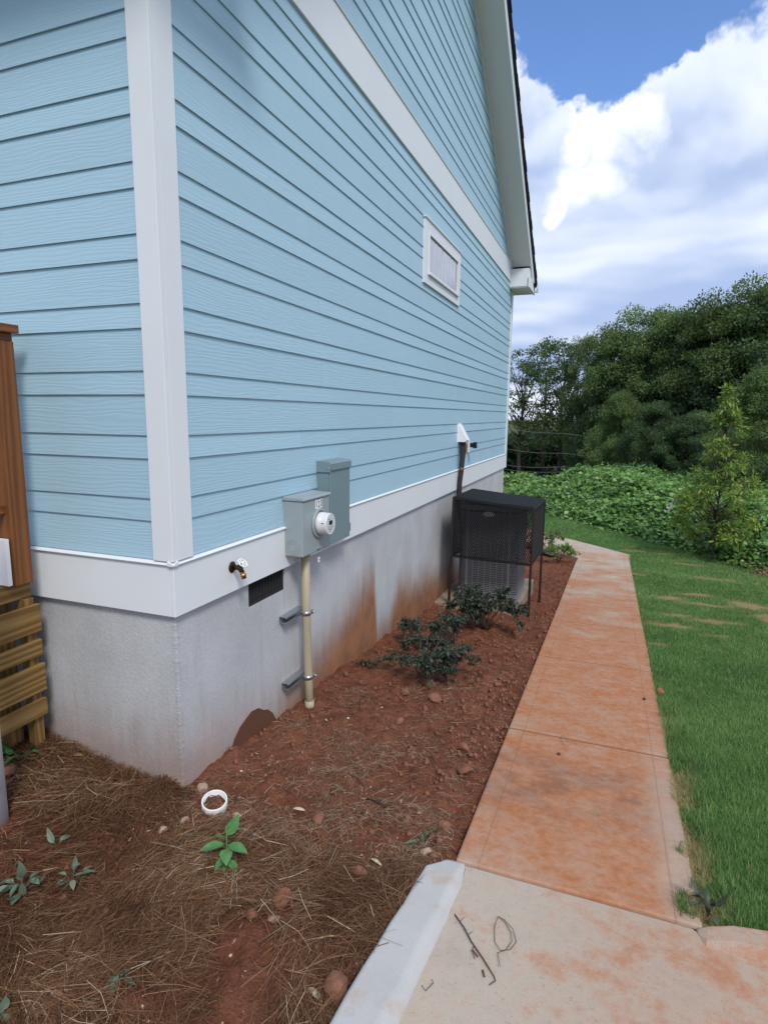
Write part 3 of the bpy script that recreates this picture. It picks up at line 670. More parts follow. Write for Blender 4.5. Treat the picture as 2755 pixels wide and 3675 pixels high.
# rakes: frieze, soffit, fascia, roof, both slopes
for s in (1, -1):
    Y = (lambda y: y) if s == 1 else (lambda y: YE-y)
    def strip(d0, d1, lo, hi, name, m, ya=ridge_y+.001, yb=8.62, bevel=0):
        v = []
        for y in (ya, yb):
            for d, o in ((d0, lo), (d1, lo), (d1, hi), (d0, hi)): v.append((-S+d, Y(y), zs(y)+o))
        HB().add(v, [(3, 2, 1, 0), (4, 5, 6, 7), (0, 1, 5, 4), (1, 2, 6, 5), (2, 3, 7, 6), (3, 0, 4, 7)]).build(name, m, None, bevel)
    strip(0, .030, -.075, -.003, 'rake_frieze', M['trim_paint'])
    strip(0, .325, 0, .018, 'rake_soffit', M['soffit_paint'])
    strip(.3255, .348, -.012, .165, 'rake_fascia', M['trim_paint'], ridge_y+.001, 9.16)
    strip(-.3+XW+S, .372, .168, .205, 'roof', M['shingle'], ridge_y, 9.22)
    for j in range(34):      # shingle butts showing along the rake edge
        y0 = ridge_y+.02+j*.14
        strip(.345, .384+.004*((j*7) % 3), .190+.003*((j*5) % 3), .212, 'shingle', M['shingle'], y0, y0+.134)
    e0, e1 = sorted((Y(8.52), Y(9.17)))
    HB().box(-S+.002, -S+.3252, e0, e1, 2.815, 3.10).build('eave_return', M['trim_paint'], None, .003)
    HB().box(-S+.0022, -S+.3248, e0+.01, e1-.01, 2.800, 2.8145).build('eave_return_soffit', M['soffit_paint'])
    HB().box(-S+.3255, -S+.348, *sorted((Y(8.49), Y(9.165))), 2.79, 2.965).build('eave_return_fascia', M['trim_paint'], None, .002)
    HB().box(XW-.3, -S+.001, *sorted((Y(YE), Y(9.16))), 2.80, 2.82).build('eave_soffit', M['soffit_paint'])
    HB().box(XW-.3, -S+.320, *sorted((Y(9.171), Y(9.195))), 2.80, 2.98).build('eave_fascia', M['trim_paint'])
    gy = [(0, 0), (.07, 0), (.115, .05), (.12, .115), (.112, .115), (.105, .055), (.066, .008), (0, .008)]
    HB().prism(gy, lambda p, q, t: (t, Y(9.196+p), 2.84+q), XW-.3, -S+.39).build('gutter', M['trim_paint'])
    HB().prism([(0, 0), (.07, 0), (.115, .05), (.12, .115), (0, .115)], lambda p, q, t: (t, Y(9.196+p), 2.84+q), -S+.3905, -S+.396).build('gutter_end', M['trim_paint'])
HB().tube([(-.13, 9.27, 2.86), (-.13, 9.27, 2.74), (-.10, 9.05, 2.60), (-.09, 8.935, 2.48), (-.09, 8.935, -1.85)], .034, 8).build('downspout', M['trim_paint'])
# small side window
win = empty('window', (0, 0, 0)); win.parent = house
def WBx(y0, y1, z0, z1, d0, d1, name, m, bev=.002): return HB().box(-S+d0, -S+d1, y0, y1, z0, z1).build(name, m, win, bev)
y0, y1, z0, z1 = WIN
WBx(y0, y0+.115, z0, z1, .002, .034, 'casing', M['trim_paint']); WBx(y1-.115, y1, z0, z1, .002, .034, 'casing', M['trim_paint'])
WBx(y0+.1152, y1-.1152, z1-.10, z1, .002, .0335, 'casing', M['trim_paint']); WBx(y0+.1152, y1-.1152, z0, z0+.10, .002, .0335, 'casing', M['trim_paint'])
WBx(y0-.012, y1+.012, z1+.0005, z1+.014, .002, .046, 'head_flashing', M['trim_paint'], 0)
a, b_, c, d_ = y0+.1155, y1-.1155, z0+.1005, z1-.1005
WBx(a, a+.026, c, d_, .004, .043, 'frame', M['vinyl_white']); WBx(b_-.026, b_, c, d_, .004, .043, 'frame', M['vinyl_white'])
WBx(a+.0262, b_-.0262, d_-.026, d_, .004, .0425, 'frame', M['vinyl_white']); WBx(a+.0262, b_-.0262, c, c+.026, .004, .0425, 'frame', M['vinyl_white'])
WBx(a-.01, b_+.01, c-.012, c+.012, .035, .056, 'sill', M['vinyl_white'])
WBx(a+.0265, b_-.0265, c+.0265, d_-.0265, .020, .026, 'pane', M['window_glass'], 0)

# ================================================================== PORCH at left
porch = empty('porch', (-.83, -.2, -1.06)); tag(porch, 'wooden porch side with stained post and treated slat skirting against the house', 'porch')
PO = Vector(porch.location)
class PB(MB):
    def build(s, name, m, parent=None, bevel=0.0, seg=2):
        s.v = [(p[0]-PO.x, p[1]-PO.y, p[2]-PO.z) for p in s.v]
        return MB.build(s, name, m, parent or porch, bevel, seg)
for za, zb, xo, ye in [(-.227, -.140, -.835, -.045), (-.398, -.260, -.788, -.040), (-.523, -.441, -.790, -.043), (-.708, -.566, -.786, -.040), (-.836, -.750, -.790, -.042)]:
    PB().box(xo-.024, xo, -2.2, ye, za, zb).build('slat', M['treated_pine'], None, .003)
PB().box(-.862, -.8135, -.105, -.052, -1.10, -.2275).build('skirt_stud', M['treated_pine_upright'], None, .003)
PB().box(-1.0, -.915, -.17, -.09, -1.10, -.228).build('skirt_post', M['treated_pine_upright'], None, .003)
PB().box(-.862, -.8135, -1.45, -1.39, -1.05, -.2275).build('skirt_stud', M['treated_pine_upright'], None, .003)
for i in range(12): PB().box(-2.6+i*.1446, -2.6+i*.1446+.139, -2.2, -.042, -.20, -.16).build('deck_board', M['treated_pine'], None, .003)
PB().box(-2.6, -2.58, -2.2, .02, -1.2, -.21).build('skirt_backing', M['void'])
post = PB().box(-.862, -.772, -.165, -.075, -.139, .985).build('post', M['stained_wood'], None, .005)
PB().lathe((-.812, -.1655, -.03), (0, -1, 0), [(0, .012), (.004, .011), (.007, .006), (.008, 0.0)], 14).build('bolt_head', M['galvanized'], post)
PB().box(-.866, -.776, -2.2, -.078, .9855, 1.018).build('top_rail', M['stained_wood_rail'], None, .003)
PB().box(-.895, -.748, -2.2, -.062, 1.0185, 1.056).build('rail_cap', M['stained_wood_rail'], None, .004)
PB().box(-.842, -.803, -2.2, -.166, .205, .245).build('bottom_rail', M['stained_wood_rail'], None, .003)
for i in range(12):
    y = -.30-i*.125
    PB().box(-.885, -.8425, y-.018, y+.018, .12, .985).build('baluster', M['stained_wood'], None, .003)
PB().box(-1.20, -.782, -.196, -.176, -.132, .090).build('trim_panel', M['vinyl_white'], None, .002)
pipe = MB().tube([(-.572, -.50, -1.14), (-.574, -.50, .4)], .042, 20).build('drain_pipe', M['pvc_white'])
tag(pipe, 'white plastic drain pipe standing at the left edge before the porch', 'pipe')

# ================================================================== METER, PANELS, CONDUIT
def rounded(mb_, *a): return mb_
meter = empty('meter_box', (0, 1.16, 0)); tag(meter, 'grey electric meter box with round glass meter and number sticker on the wall', 'meter box')
class TB(MB):
    def __init__(s, root): super().__init__(); s.root = root
    def build(s, name, m, parent=None, bevel=0.0, seg=2):
        o = Vector(s.root.location); s.v = [(p[0]-o.x, p[1]-o.y, p[2]-o.z) for p in s.v]
        return MB.build(s, name, m, parent or s.root, bevel, seg)
XB = .118
TB(meter).box(-S-.005, XB-.0015, .987, 1.335, -.170, .166).build('case', M['grey_enamel'], None, .004)
TB(meter).box(XB-.001, XB+.002, .991, 1.331, -.164, .160).build('cover', M['grey_enamel'], None, .002)
hood = [( -S-.004, .1665), (XB+.010, .1665), (XB+.010, .176), (XB+.004, .183), (-S-.004, .190)]
TB(meter).prism(hood, lambda x, z, t: (x, t, z), .980, 1.342).build('hood', M['grey_enamel'], None, .003)
for r0 in (.022, .034, .046):
    TB(meter).tube([(.045+r0*cos(k*pi/14), .9862, -.115+r0*sin(k*pi/14)) for k in range(29)], .0016, 6, False).build('knockout', M['grey_enamel'])
my, mz = 1.180, .008
ringo = TB(meter).lathe((XB+.0015, my, mz), (1, 0, 0), [(0, .094), (.010, .093), (.014, .088), (.014, .078), (.004, .076)], 40).build('socket_ring', M['grey_enamel'])
TB(meter).lathe((XB+.002, my, mz), (1, 0, 0), [(0, .0755), (.003, .0755)], 40).build('socket_gap', M['void'], ringo)
body = TB(meter).lathe((XB+.004, my, mz), (1, 0, 0), [(0, .070), (.030, .070), (.031, .0685), (.072, .0675), (.080, .066), (.082, .063), (.080, .0605), (.079, 0)], 48).build('meter', M['meter_plastic'])
XF = XB+.004+.0792
TB(meter).lathe((XF, my, mz), (1, 0, 0), [(0, .0600), (.0012, .0598)], 40).build('dial_face', M['meter_face'], body)
TB(meter).box(XF+.0013, XF+.0028, my-.020, my+.022, mz-.003, mz+.022).build('display', M['lcd'], body)
def px_box(y0, y1, z0, z1): TB(meter).box(XF+.0012, XF+.0020, my+y0, my+y1, mz+z0, mz+z1).build('print_mark', M['print_grey'], body)
px_box(-.034, -.004, .031, .034); px_box(-.030, .010, -.033, -.029); px_box(-.030, .006, -.022, -.0195); px_box(.018, .021, -.036, -.012); px_box(-.012, 0.0, -.048, -.042); px_box(.030, .033, -.026, -.014); px_box(.034, .040, .026, .030); px_box(.006, .010, -.045, -.041); px_box(-.03, .02, -.012, -.0105)
TB(meter).box(XB+.055, XB+.068, my-.0690, my-.0660, mz+.010, mz+.015).build('side_mark', M['lcd'], body)
def text_mesh(txt, size, m, name, parent, origin, root, depth=.0004):
    cu = bpy.data.curves.new('t', 'FONT'); cu.body = txt; cu.size = size; cu.align_x = 'CENTER'; cu.align_y = 'CENTER'; cu.extrude = depth; cu.offset = .0009
    to = bpy.data.objects.new('t', cu); COL.objects.link(to); bpy.context.view_layer.update()
    me = bpy.data.meshes.new_from_object(to.evaluated_get(bpy.context.evaluated_depsgraph_get()))
    bpy.data.objects.remove(to); bpy.data.curves.remove(cu)
    ro = Vector(root.location)
    for v in me.vertices:
        p = v.co.copy(); v.co = Vector((origin[0]+p.z, origin[1]+p.x*.72, origin[2]+p.y))-ro
    me.materials.clear(); me.materials.append(m); me.update()
    o = bpy.data.objects.new(name, me); return link(o, parent)
for i, ch in enumerate('123'):
    yc = 1.154+i*.030; zc = .126+(.002, -.001, .003)[i]
    st = TB(meter).box(XB+.0022, XB+.0028, yc-.0149, yc+.0149, zc-.027, zc+.027).build('number_sticker', M['sticker'])
    text_mesh(ch, .056, M['ink'], 'digit', st, (XB+.0033, yc, zc), meter)
tg = TB(meter).box(XB+.001, XB+.008, 1.150, 1.185, -.162, -.150).build('latch', M['galvanized'])
TB(meter).tube([(XB+.006, 1.168, -.160), (XB+.008, 1.163, -.180), (XB+.008, 1.172, -.190), (XB+.009, 1.166, -.205)], .0009, 5).build('seal_wire', M['galvanized'], tg)
TB(meter).box(XB+.008, XB+.0095, 1.155, 1.180, -.236, -.205).build('seal_tag', M['sticker'], tg)
TB(meter).box(XB+.0096, XB+.0101, 1.158, 1.177, -.224, -.219).build('tag_print', M['print_grey'], tg)

wire_box = empty('trough_box', (0, 1.58, 0)); tag(wire_box, 'tall narrow blue-grey electrical box behind the meter box', 'electrical box')
TB(wire_box).box(-S-.004, .070, 1.425, 1.735, -.183, .345).build('case', M['grey_enamel_dark'], None, .003)
TB(wire_box).box(.0705, .082, 1.428, 1.738, -.180, .338).build('cover', M['grey_enamel_dark'], None, .003)
TB(wire_box).prism([(-S-.004, .3455), (.088, .3455), (.089, .312), (.0915, .312), (.0915, .356), (.080, .366), (-S-.004, .374)], lambda x, z, t: (x, t, z), 1.418, 1.746).build('hood', M['grey_enamel_dark'], None, .002)
TB(wire_box).box(-S, .088, 1.4165, 1.4182, .300, .3465).build('hood_flange', M['grey_enamel_dark'])
TB(wire_box).lathe((.075, 1.4162, .325), (0, -1, 0), [(0, .006), (.003, .005), (.004, 0)], 10).build('screw', M['galvanized'])
TB(wire_box).box(.045, .085, 1.7385, 1.744, -.145, -.085).build('hasp', M['galvanized'])

cond = empty('conduit', (.048, 1.15, -1.2)); tag(cond, 'beige plastic conduit pipe running from meter box into the soil', 'conduit')
TB(cond).tube([(.052, 1.130, -.168), (.050, 1.138, -.6), (.052, 1.152, -1.0), (.058, 1.165, -1.36)], .0268, 20).build('pipe', M['pvc_beige'])
TB(cond).tube([(.0515, 1.1305, -.168), (.0515, 1.1315, -.20)], .0300, 20).build('collar', M['pvc_beige'])
TB(cond).tube([(.055, 1.1587, -1.165), (.056, 1.161, -1.25)], .0300, 20).build('coupling', M['pvc_beige'])
for z, lab, yc in ((-.565, 'galvanized strut bracket clamping conduit, the upper of two', 1.1365), (-1.0, 'galvanized strut bracket clamping conduit, the lower one near soil', 1.152)):
    st = empty('strut_bracket', (fx, yc, z)); tag(st, lab, 'bracket', 'strut brackets on the conduit')
    x0, x1 = fx+.0005, fx+.052
    ch = TB(st); yl, yh = yc-.185, yc+.045
    prof = [(x0, -.02), (x1, -.02), (x1, -.011), (x1-.008, -.011), (x1-.008, -.0175), (x0+.0025, -.0175), (x0+.0025, .0175), (x1-.008, .0175), (x1-.008, .011), (x1, .011), (x1, .02), (x0, .02)]
    ch.prism(prof, lambda x, q, t: (x, t, z+q), yl, yh).build('channel', M['galvanized'])
    cxp = .051
    TB(st).lathe((cxp, yc, z-.013), (0, 0, 1), [(0, .0276), (0, .0305), (.026, .0305), (.026, .0276)], 24).build('clamp', M['galvanized'])
    TB(st).box(cxp+.015, cxp+.030, yc+.024, yc+.042, z-.014, z+.013).build('clamp_ear', M['galvanized'], None, .002)
    TB(st).tube([(cxp+.010, yc+.036, z), (cxp+.045, yc+.036, z)], .005, 6).build('bolt', M['galvanized'])

# hose spigot
sp = empty('hose_spigot', (-S+.022, .444, -.118)); tag(sp, 'brass hose spigot with white wheel handle on the white board', 'spigot')
sx, sy, sz = -S+.022, .448, -.112
TB(sp).lathe((sx, sy, sz), (1, 0, 0), [(0, .030), (.004, .030), (.007, .024), (.010, .014)], 20).build('flange', M['bronze'])
TB(sp).tube([(sx+.006, sy, sz), (sx+.040, sy, sz+.001), (sx+.052, sy, sz-.006), (sx+.062, sy+.001, sz-.022)], [.013, .014, .0145, .012], 14).build('body', M['bronze'])
TB(sp).tube([(sx+.038, sy, sz), (sx+.058, sy, sz+.020)], [.012, .010], 12).build('bonnet', M['bronze'])
TB(sp).lathe((sx+.060, sy+.001, sz-.020), (.32, 0, -.95), [(0, .0125), (.010, .0125), (.011, .0165), (.024, .0165), (.025, .0135), (.037, .0135), (.037, .010), (.030, .010)], 18).build('nozzle', M['brass'])
wheel = TB(sp); ax = Vector((.70, 0, .714)); c0 = Vector((sx+.066, sy, sz+.028)); u = ax.orthogonal().normalized(); q = ax.cross(u)
wheel.tube([c0+(u*cos(k*pi/16)+q*sin(k*pi/16))*(.0255+.0022*cos(k*pi/16*6)) for k in range(33)], .0042, 8, False)
for k in range(5):
    a = k*2*pi/5; wheel.tube([c0, c0+(u*cos(a)+q*sin(a))*.025], .0032, 6)
wheel.lathe(c0-ax*.006, ax, [(0, .007), (.012, .007)], 12)
wheel.build('hand_wheel', M['white_metal'])

# ================================================================== LINE SET, OUTLET
hoodc = empty('line_cover', (0, 5.29, .36)); tag(hoodc, 'white sloped hood covering the pipes where they enter the siding', 'pipe cover')
TB(hoodc).prism([(-S+.006, .350), (.075, .350), (.105, .375), (-.005, .572), (-S+.006, .572)], lambda x, z, t: (x, t, z), 5.225, 5.375).build('hood', M['white_metal'], None, .003)
TB(hoodc).box(-S+.004, -S+.016, 5.205, 5.395, .335, .585).build('back_plate', M['white_metal'], None, .002)
TB(hoodc).box(.094, .108, 5.32, 5.374, .22, .3735).build('drop_strap', M['white_metal'], None, .002)
ls = empty('refrigerant_line', (.04, 5.29, -.5)); tag(ls, 'black foam-wrapped refrigerant pipe dropping from white hood behind the cage', 'pipe')
TB(ls).tube([(.022, 5.285, .40), (.032, 5.285, .30), (.038, 5.275, .15), (.034, 5.255, -.02), (.022, 5.235, -.16), (.018, 5.23, -.40), (.05, 5.22, -.60), (.20, 5.18, -.85), (.30, 5.15, -1.0)], .029, 14).build('insulation', M['foam_black'])
TB(ls).tube([(.036, 5.262, .03), (.034, 5.256, -.015)], .0305, 14).build('tape_band', M['copper_dull'])
TB(ls).tube([(.055, 5.325, .38), (.066, 5.33, .25), (.052, 5.318, .12), (.046, 5.30, -.02), (.036, 5.28, -.16), (.036, 5.275, -.5), (.22, 5.22, -1.0)], .010, 10).build('suction_line', M['copper_dull'])
dis = empty('disconnect', (0, 5.47, .26)); tag(dis, 'small grey cable fitting on siding just right of the pipe hood', 'fitting')
TB(dis).box(-S+.006, .055, 5.435, 5.50, .20, .325).build('body', M['grey_enamel'], None, .006)
TB(dis).box(.0552, .064, 5.43, 5.505, .285, .335).build('lid', M['grey_enamel'], None, .003)
TB(dis).tube([(.02, 5.467, .20), (.02, 5.467, .165)], .016, 12).build('connector', M['galvanized'])
bl = empty('black_fitting', (0, 5.77, .29)); tag(bl, 'short black square fitting sticking out of the blue siding', 'fitting')
TB(bl).box(-S+.006, .068, 5.735, 5.80, .262, .318).build('body', M['black_paint'], None, .004)
TB(bl).box(.0685, .105, 5.728, 5.81, .250, .330).build('collar', M['black_paint'], None, .005)
TB(bl).box(.1055, .112, 5.735, 5.802, .256, .272).build('lip', M['black_paint'], None, .002)

# ================================================================== AIR CONDITIONER
pad = MB().hexa([(-.034, 4.40, -1.70), (.90, 4.47, -1.70), (.92, 5.85, -1.70), (-.034, 5.85, -1.70), (-.034, 4.40, -1.462), (.90, 4.47, -1.462), (.92, 5.85, -1.462), (-.034, 5.85, -1.462)]).build('equipment_pad', M['pad_concrete'], None, .012, 3)
tag(pad, 'stained concrete pad under the condenser beside the foundation', 'concrete pad')
ac = empty('air_conditioner', (.525, 5.07, -1.46)); tag(ac, 'grey louvred air conditioner condenser inside black cage', 'air conditioner')
def rsq(h, r, seg=5):     # rounded square outline, half size h
    out = []
    for qx, qy, a0 in ((1, 1, 0), (-1, 1, 90), (-1, -1, 180), (1, -1, 270)):
        for k in range(seg+1):
            a = radians(a0+90*k/seg); out.append((qx*(h-r)+r*cos(a), qy*(h-r)+r*sin(a)))
    return out
acx, acy, hw = .510, 5.065, .350
def ring_mesh(name, h, z0, z1, r, wd, lip=0.0):
    o = rsq(h, r); i_ = rsq(h-wd, r*.8); n = len(o); b = MB()
    v = [(x, y, z0) for x, y in o]+[(x, y, z1) for x, y in o]+[(x, y, z1-lip) for x, y in i_]+[(x, y, z0-lip) for x, y in i_]
    f = [(k+j*n, (k+1) % n+j*n, (k+1) % n+((j+1) % 4)*n, k+((j+1) % 4)*n) for j in range(4) for k in range(n)]
    b.add(v, f, False); return b.mesh(name)
def solid_rsq(h, z0, z1, r):
    o = rsq(h, r); n = len(o); b = TB(ac)
    b.add([(acx+x, acy+y, z0) for x, y in o]+[(acx+x, acy+y, z1) for x, y in o], [tuple(range(n))[::-1], tuple(range(n, 2*n))]+[(k, (k+1) % n, n+(k+1) % n, n+k) for k in range(n)])
    return b
solid_rsq(hw+.006, -1.462, -1.395, .09).build('base_pan', M['condenser_grey'], None, .004)
solid_rsq(hw-.055, -1.395, -.37, .06).build('coil', M['coil_dark'])
solid_rsq(hw+.008, -.405, -.345, .09).build('top_cap', M['condenser_grey'], None, .008)
lm = ring_mesh('louvre', hw, -.0055, .0065, .085, .018, .010); lm.materials.append(M['condenser_grey'])
nl = 45
for k in range(nl):
    o = bpy.data.objects.new('louvre', lm); o.location = (acx-.525, acy-5.07, -1.380+k*(.965/nl)+1.46); link(o, ac)
for side in range(4):
    for k in range(8):
        t = -.245+k*.07; wd = .014 if k in (0, 7) else .0045
        ca, sa = [(0, -1), (1, 0), (0, 1), (-1, 0)][side]
        px, py = acx+ca*(hw+.001), acy+sa*(hw+.001)
        if side in (0, 2): TB(ac).box(px+t-wd, px+t+wd, py-.006, py+.006, -1.395, -.405).build('rib', M['condenser_grey'])
        else: TB(ac).box(px-.006, px+.006, py+t-wd, py+t+wd, -1.395, -.405).build('rib', M['condenser_grey'])
bd = TB(ac); n = 20
bd.add([(acx-.005+.066*cos(2*pi*k/n)*(1 if True else 0), acy-hw-.010, -.445+.030*sin(2*pi*k/n)) for k in range(n)]+[(acx-.005+.066*cos(2*pi*k/n), acy-hw-.004, -.445+.030*sin(2*pi*k/n)) for k in range(n)], [tuple(range(n))]+[((k+1) % n, k, n+k, n+(k+1) % n) for k in range(n)]).build('badge', M['white_metal'])

cage = empty('security_cage', (.61, 4.9, -1.55)); tag(cage, 'black expanded-metal security cage on four thin legs around the air conditioner', 'cage')
P00, P10, P11, P01 = (.160, 4.43), (1.030, 4.50), (1.055, 5.36), (.185, 5.29)
def top(p): return -.226-.09*((p[0]-.16)/.87)
def low(p): return -.905-.038*((p[0]-.16)/.87)
def bar(b, a, c, w_=.013):
    a, c = Vector(a), Vector(c); d = (c-a).normalized(); u = d.orthogonal().normalized()
    if abs(d.z) < .9: u = d.cross(Vector((0, 0, 1))).normalized()
    else: u = Vector((1, 0, 0))
    q = d.cross(u)
    b.hexa([a-u*w_-q*w_, a+u*w_-q*w_, a+u*w_+q*w_, a-u*w_+q*w_, c-u*w_-q*w_, c+u*w_-q*w_, c+u*w_+q*w_, c-u*w_+q*w_]); return b
lean = [(-.022, -.02), (.0, 0), (0, 0), (0, 0)]
for p, ln in zip((P00, P10, P11, P01), lean):
    bar(TB(cage), (p[0]+ln[0], p[1]+ln[1], float(zbed(p[0], p[1], False))-.06), (p[0], p[1], top(p)), .0135).build('leg', M['leg_paint'])
corners = [P00, P10, P11, P01]
for i in range(4):
    a, c = corners[i], corners[(i+1) % 4]
    for fz, off in ((top, -.0135), (low, 0)):
        bar(TB(cage), (a[0], a[1], fz(a)+off), (c[0], c[1], fz(c)+off), .0128).build('rail', M['black_paint'])
def mesh_panel(o, ux, uz, Wp, Hp, sw=.026, lw=.044, th=.0022, name='mesh_panel'):
    """diamond expanded metal on plane o + s*ux + t*uz"""
    b = TB(cage); nrm_ = ux.cross(uz).normalized(); slope = lw/sw; k = -int(Hp/slope/sw)-2
    while k*sw < Wp:
        for sgn in (1, -1):
            pts = []
            if sgn == 1: s0, t0 = k*sw, 0.0; s1, t1 = k*sw+Hp/slope, Hp
            else: s0, t0 = k*sw+Hp/slope, 0.0; s1, t1 = k*sw, Hp
            # clip to 0..Wp
            def clip(sa, ta, sb, tb):
                if sa == sb: return None
                lo, hi = 0.0, 1.0
                for bound, sg in ((0.0, 1), (Wp, -1)):
                    da, db = sg*(sa-bound), sg*(sb-bound)
                    if da < 0 and db < 0: return None
                    if da < 0: lo = max(lo, da/(da-db))
                    elif db < 0: hi = min(hi, da/(da-db))
                if hi-lo < 1e-4: return None
                return [(sa+(sb-sa)*q, ta+(tb-ta)*q) for q in (lo, hi)]
            r = clip(s0, t0, s1, t1)
            if r:
                A, B = (o+ux*s+uz*t for s, t in r); off = nrm_*(.0012*sgn)
                d = (B-A).normalized(); side = d.cross(nrm_)*th
                A, B = A+off, B+off; nn = nrm_*.0012
                b.hexa([A-side-nn, A+side-nn, A+side+nn, A-side+nn, B-side-nn, B+side-nn, B+side+nn, B-side+nn])
        k += 1
    o2 = b.build(name, M['black_paint']); o2['kind'] = 'stuff'; return o2
for i in range(4):
    a, c = corners[i], corners[(i+1) % 4]
    A0 = Vector((a[0], a[1], low(a))); B0 = Vector((c[0], c[1], low(c)))
    ux = (B0-A0); Wp = ux.length; ux.normalize()
    mesh_panel(A0, ux, Vector((0, 0, 1)), Wp, (top(a)+top(c)-low(a)-low(c))/2, th=.0037)
A0 = Vector((P00[0], P00[1], top(P00)+.001)); B0 = Vector((P10[0], P10[1], top(P10)+.001)); D0 = Vector((P01[0], P01[1], top(P01)+.001))
ux = (B0-A0); Wp = ux.length; ux.normalize(); uy = (D0-A0).normalized()
mesh_panel(A0, ux, uy, Wp, (D0-A0).length, .022, .046, .0045)
TB(cage).hexa([(p[0], p[1], top(p)-.006) for p in corners]+[(p[0], p[1], top(p)-.003) for p in corners]).build('top_plate', M['black_paint'])
TB(cage).box(P10[0]-.018, P10[0]+.004, P10[1]-.024, P10[1]-.010, -.80, -.74).build('hinge', M['black_paint'])
TB(cage).box(P10[0]-.05, P10[0]-.012, P10[1]-.026, P10[1]-.012, -.722, -.700).build('latch', M['leg_paint'])

# ================================================================== SMALL THINGS ON THE GROUND
RG = np.random.default_rng(11)
ringp = empty('pipe_stub', (.185, -.02, -1.10)); tag(ringp, 'white round plastic pipe end poking out of soil at house corner', 'pipe')
TB(ringp).lathe((.185, -.015, -1.17), (.16, -.22, .96), [(0, .0575), (.104, .0575), (.106, .0560), (.106, .0520), (.104, .0505), (.03, .0505)], 36).build('pipe', M['pvc_white'])
TB(ringp).lathe((.185, -.015, -1.15), (.16, -.22, .96), [(.05, .0), (.055, .03), (.050, .0505)][::-1], 24).build('soil_plug', M['clay_soil'])
def rock(x, y, r, label, flat=.7, m='clay_rock', sink=.3, seed=0, z=None):
    rr = np.random.default_rng(seed+100); me = MB(); n1, n2 = 7, 10
    ax = rr.normal(size=(14, 3)); ax /= np.linalg.norm(ax, axis=1)[:, None]; cut = rr.uniform(.62, .95, 14)
    v = []
    for i in range(n1+1):
        for j in range(n2):
            th = pi*i/n1; ph = 2*pi*j/n2+.3*i
            d = np.array([sin(th)*cos(ph), sin(th)*sin(ph), cos(th)]); k = 1.0
            dp = ax@d; kk = cut/np.maximum(dp, 1e-3); k = min(1.0, kk[dp > .05].min()) if (dp > .05).any() else 1.0
            v.append(d*k*r*np.array([1, .85, flat]))
    f = [(i*n2+j, i*n2+(j+1) % n2, (i+1)*n2+(j+1) % n2, (i+1)*n2+j) for i in range(n1) for j in range(n2)]
    me.add([tuple(p) for p in v], [q[::-1] for q in f]); o = me.build('rock', M[m])
    zz = float(zbed(x, y)) if z is None else z
    o.location = (x, y, zz+r*flat*(1-2*sink)*.8); o.rotation_euler = (rr.uniform(-.3, .3), rr.uniform(-.3, .3), rr.uniform(0, 6))
    tag(o, label, 'rock', 'rocks in the clay bed'); return o
ROCKS = []
for i, (x, y, r, lab, mm) in enumerate([
    (1.105, -.66, .044, 'largest red clay rock, against the outside of the white kerb', 'clay_rock'),
    (1.045, -.505, .019, 'small round red rock just behind the largest kerbside rock', 'clay_rock'),
    (.14, -.17, .022, 'pale pinkish stone in soil between pipe end and seedling', 'quartz'),
    (.765, -.385, .036, 'red clay clod in pine straw right of the seedling', 'clay_rock'),
    (.775, -.475, .022, 'flat pinkish rock in straw, right of a pair', 'quartz'),
    (.695, -.49, .022, 'rounded red rock in straw, left of a pair', 'clay_rock'),
    (.345, -.075, .018, 'small pale stone just below the white pipe end', 'quartz'),
    (1.20, .28, .028, 'brown rounded rock beside the walkway edge above the wilted sprig', 'clay_rock'),
    (1.175, .08, .026, 'rock at bed corner where the white kerb begins', 'quartz'),
    (.96, -.135, .034, 'half-buried red clay lump in straw near the kerb tip', 'clay_rock'),
    (.045, .075, .028, 'pale rock tucked at the base of the house corner', 'quartz'),
    (.11, -.27, .020, 'tan stone lying left of the green seedling', 'quartz'),
    (.66, .10, .026, 'dusty red rock in bare soil in front of the conduit', 'clay_rock'),
    (.78, 1.60, .042, 'red rock just below the near wilted shrub, right one', 'clay_rock'),
    (.56, 1.60, .030, 'red rock just below the near wilted shrub, left one', 'clay_rock'),
    (1.10, 1.08, .030, 'red clay lump near walkway halfway to the shrub', 'clay_rock'),
    (1.165, .82, .036, 'dark red clod in the pile beside the walkway', 'clay_rock'),
    (.66, 1.22, .026, 'half-buried red rock in soil right of the conduit base', 'clay_rock'),
    (2.235, 2.55, .030, 'red clay clod on lawn edge touching the walkway', 'clay_rock'),
    (2.12, 2.33, .013, 'small dark pebble lying on the walkway near its right edge', 'cast_iron'),
    (1.62, 1.20, .012, 'single dark pebble lying mid walkway past the second joint', 'brown_mud'),
    (-.80, -.28, .04, 'red clay clod half under the straw at far left', 'clay_rock'),
    (-.64, -.44, .03, 'red clay clod at the foot of the white drain pipe', 'clay_rock')]):
    ROCKS.append((x, y, r)); z = None
    if lab.startswith(('small dark', 'single dark')): z = float(zwalk(y))
    rock(x, y, r*(1.25 if z is None else 1), lab, .72 if i != 4 else .4, mm, .14 if z is None else .1, i, z)

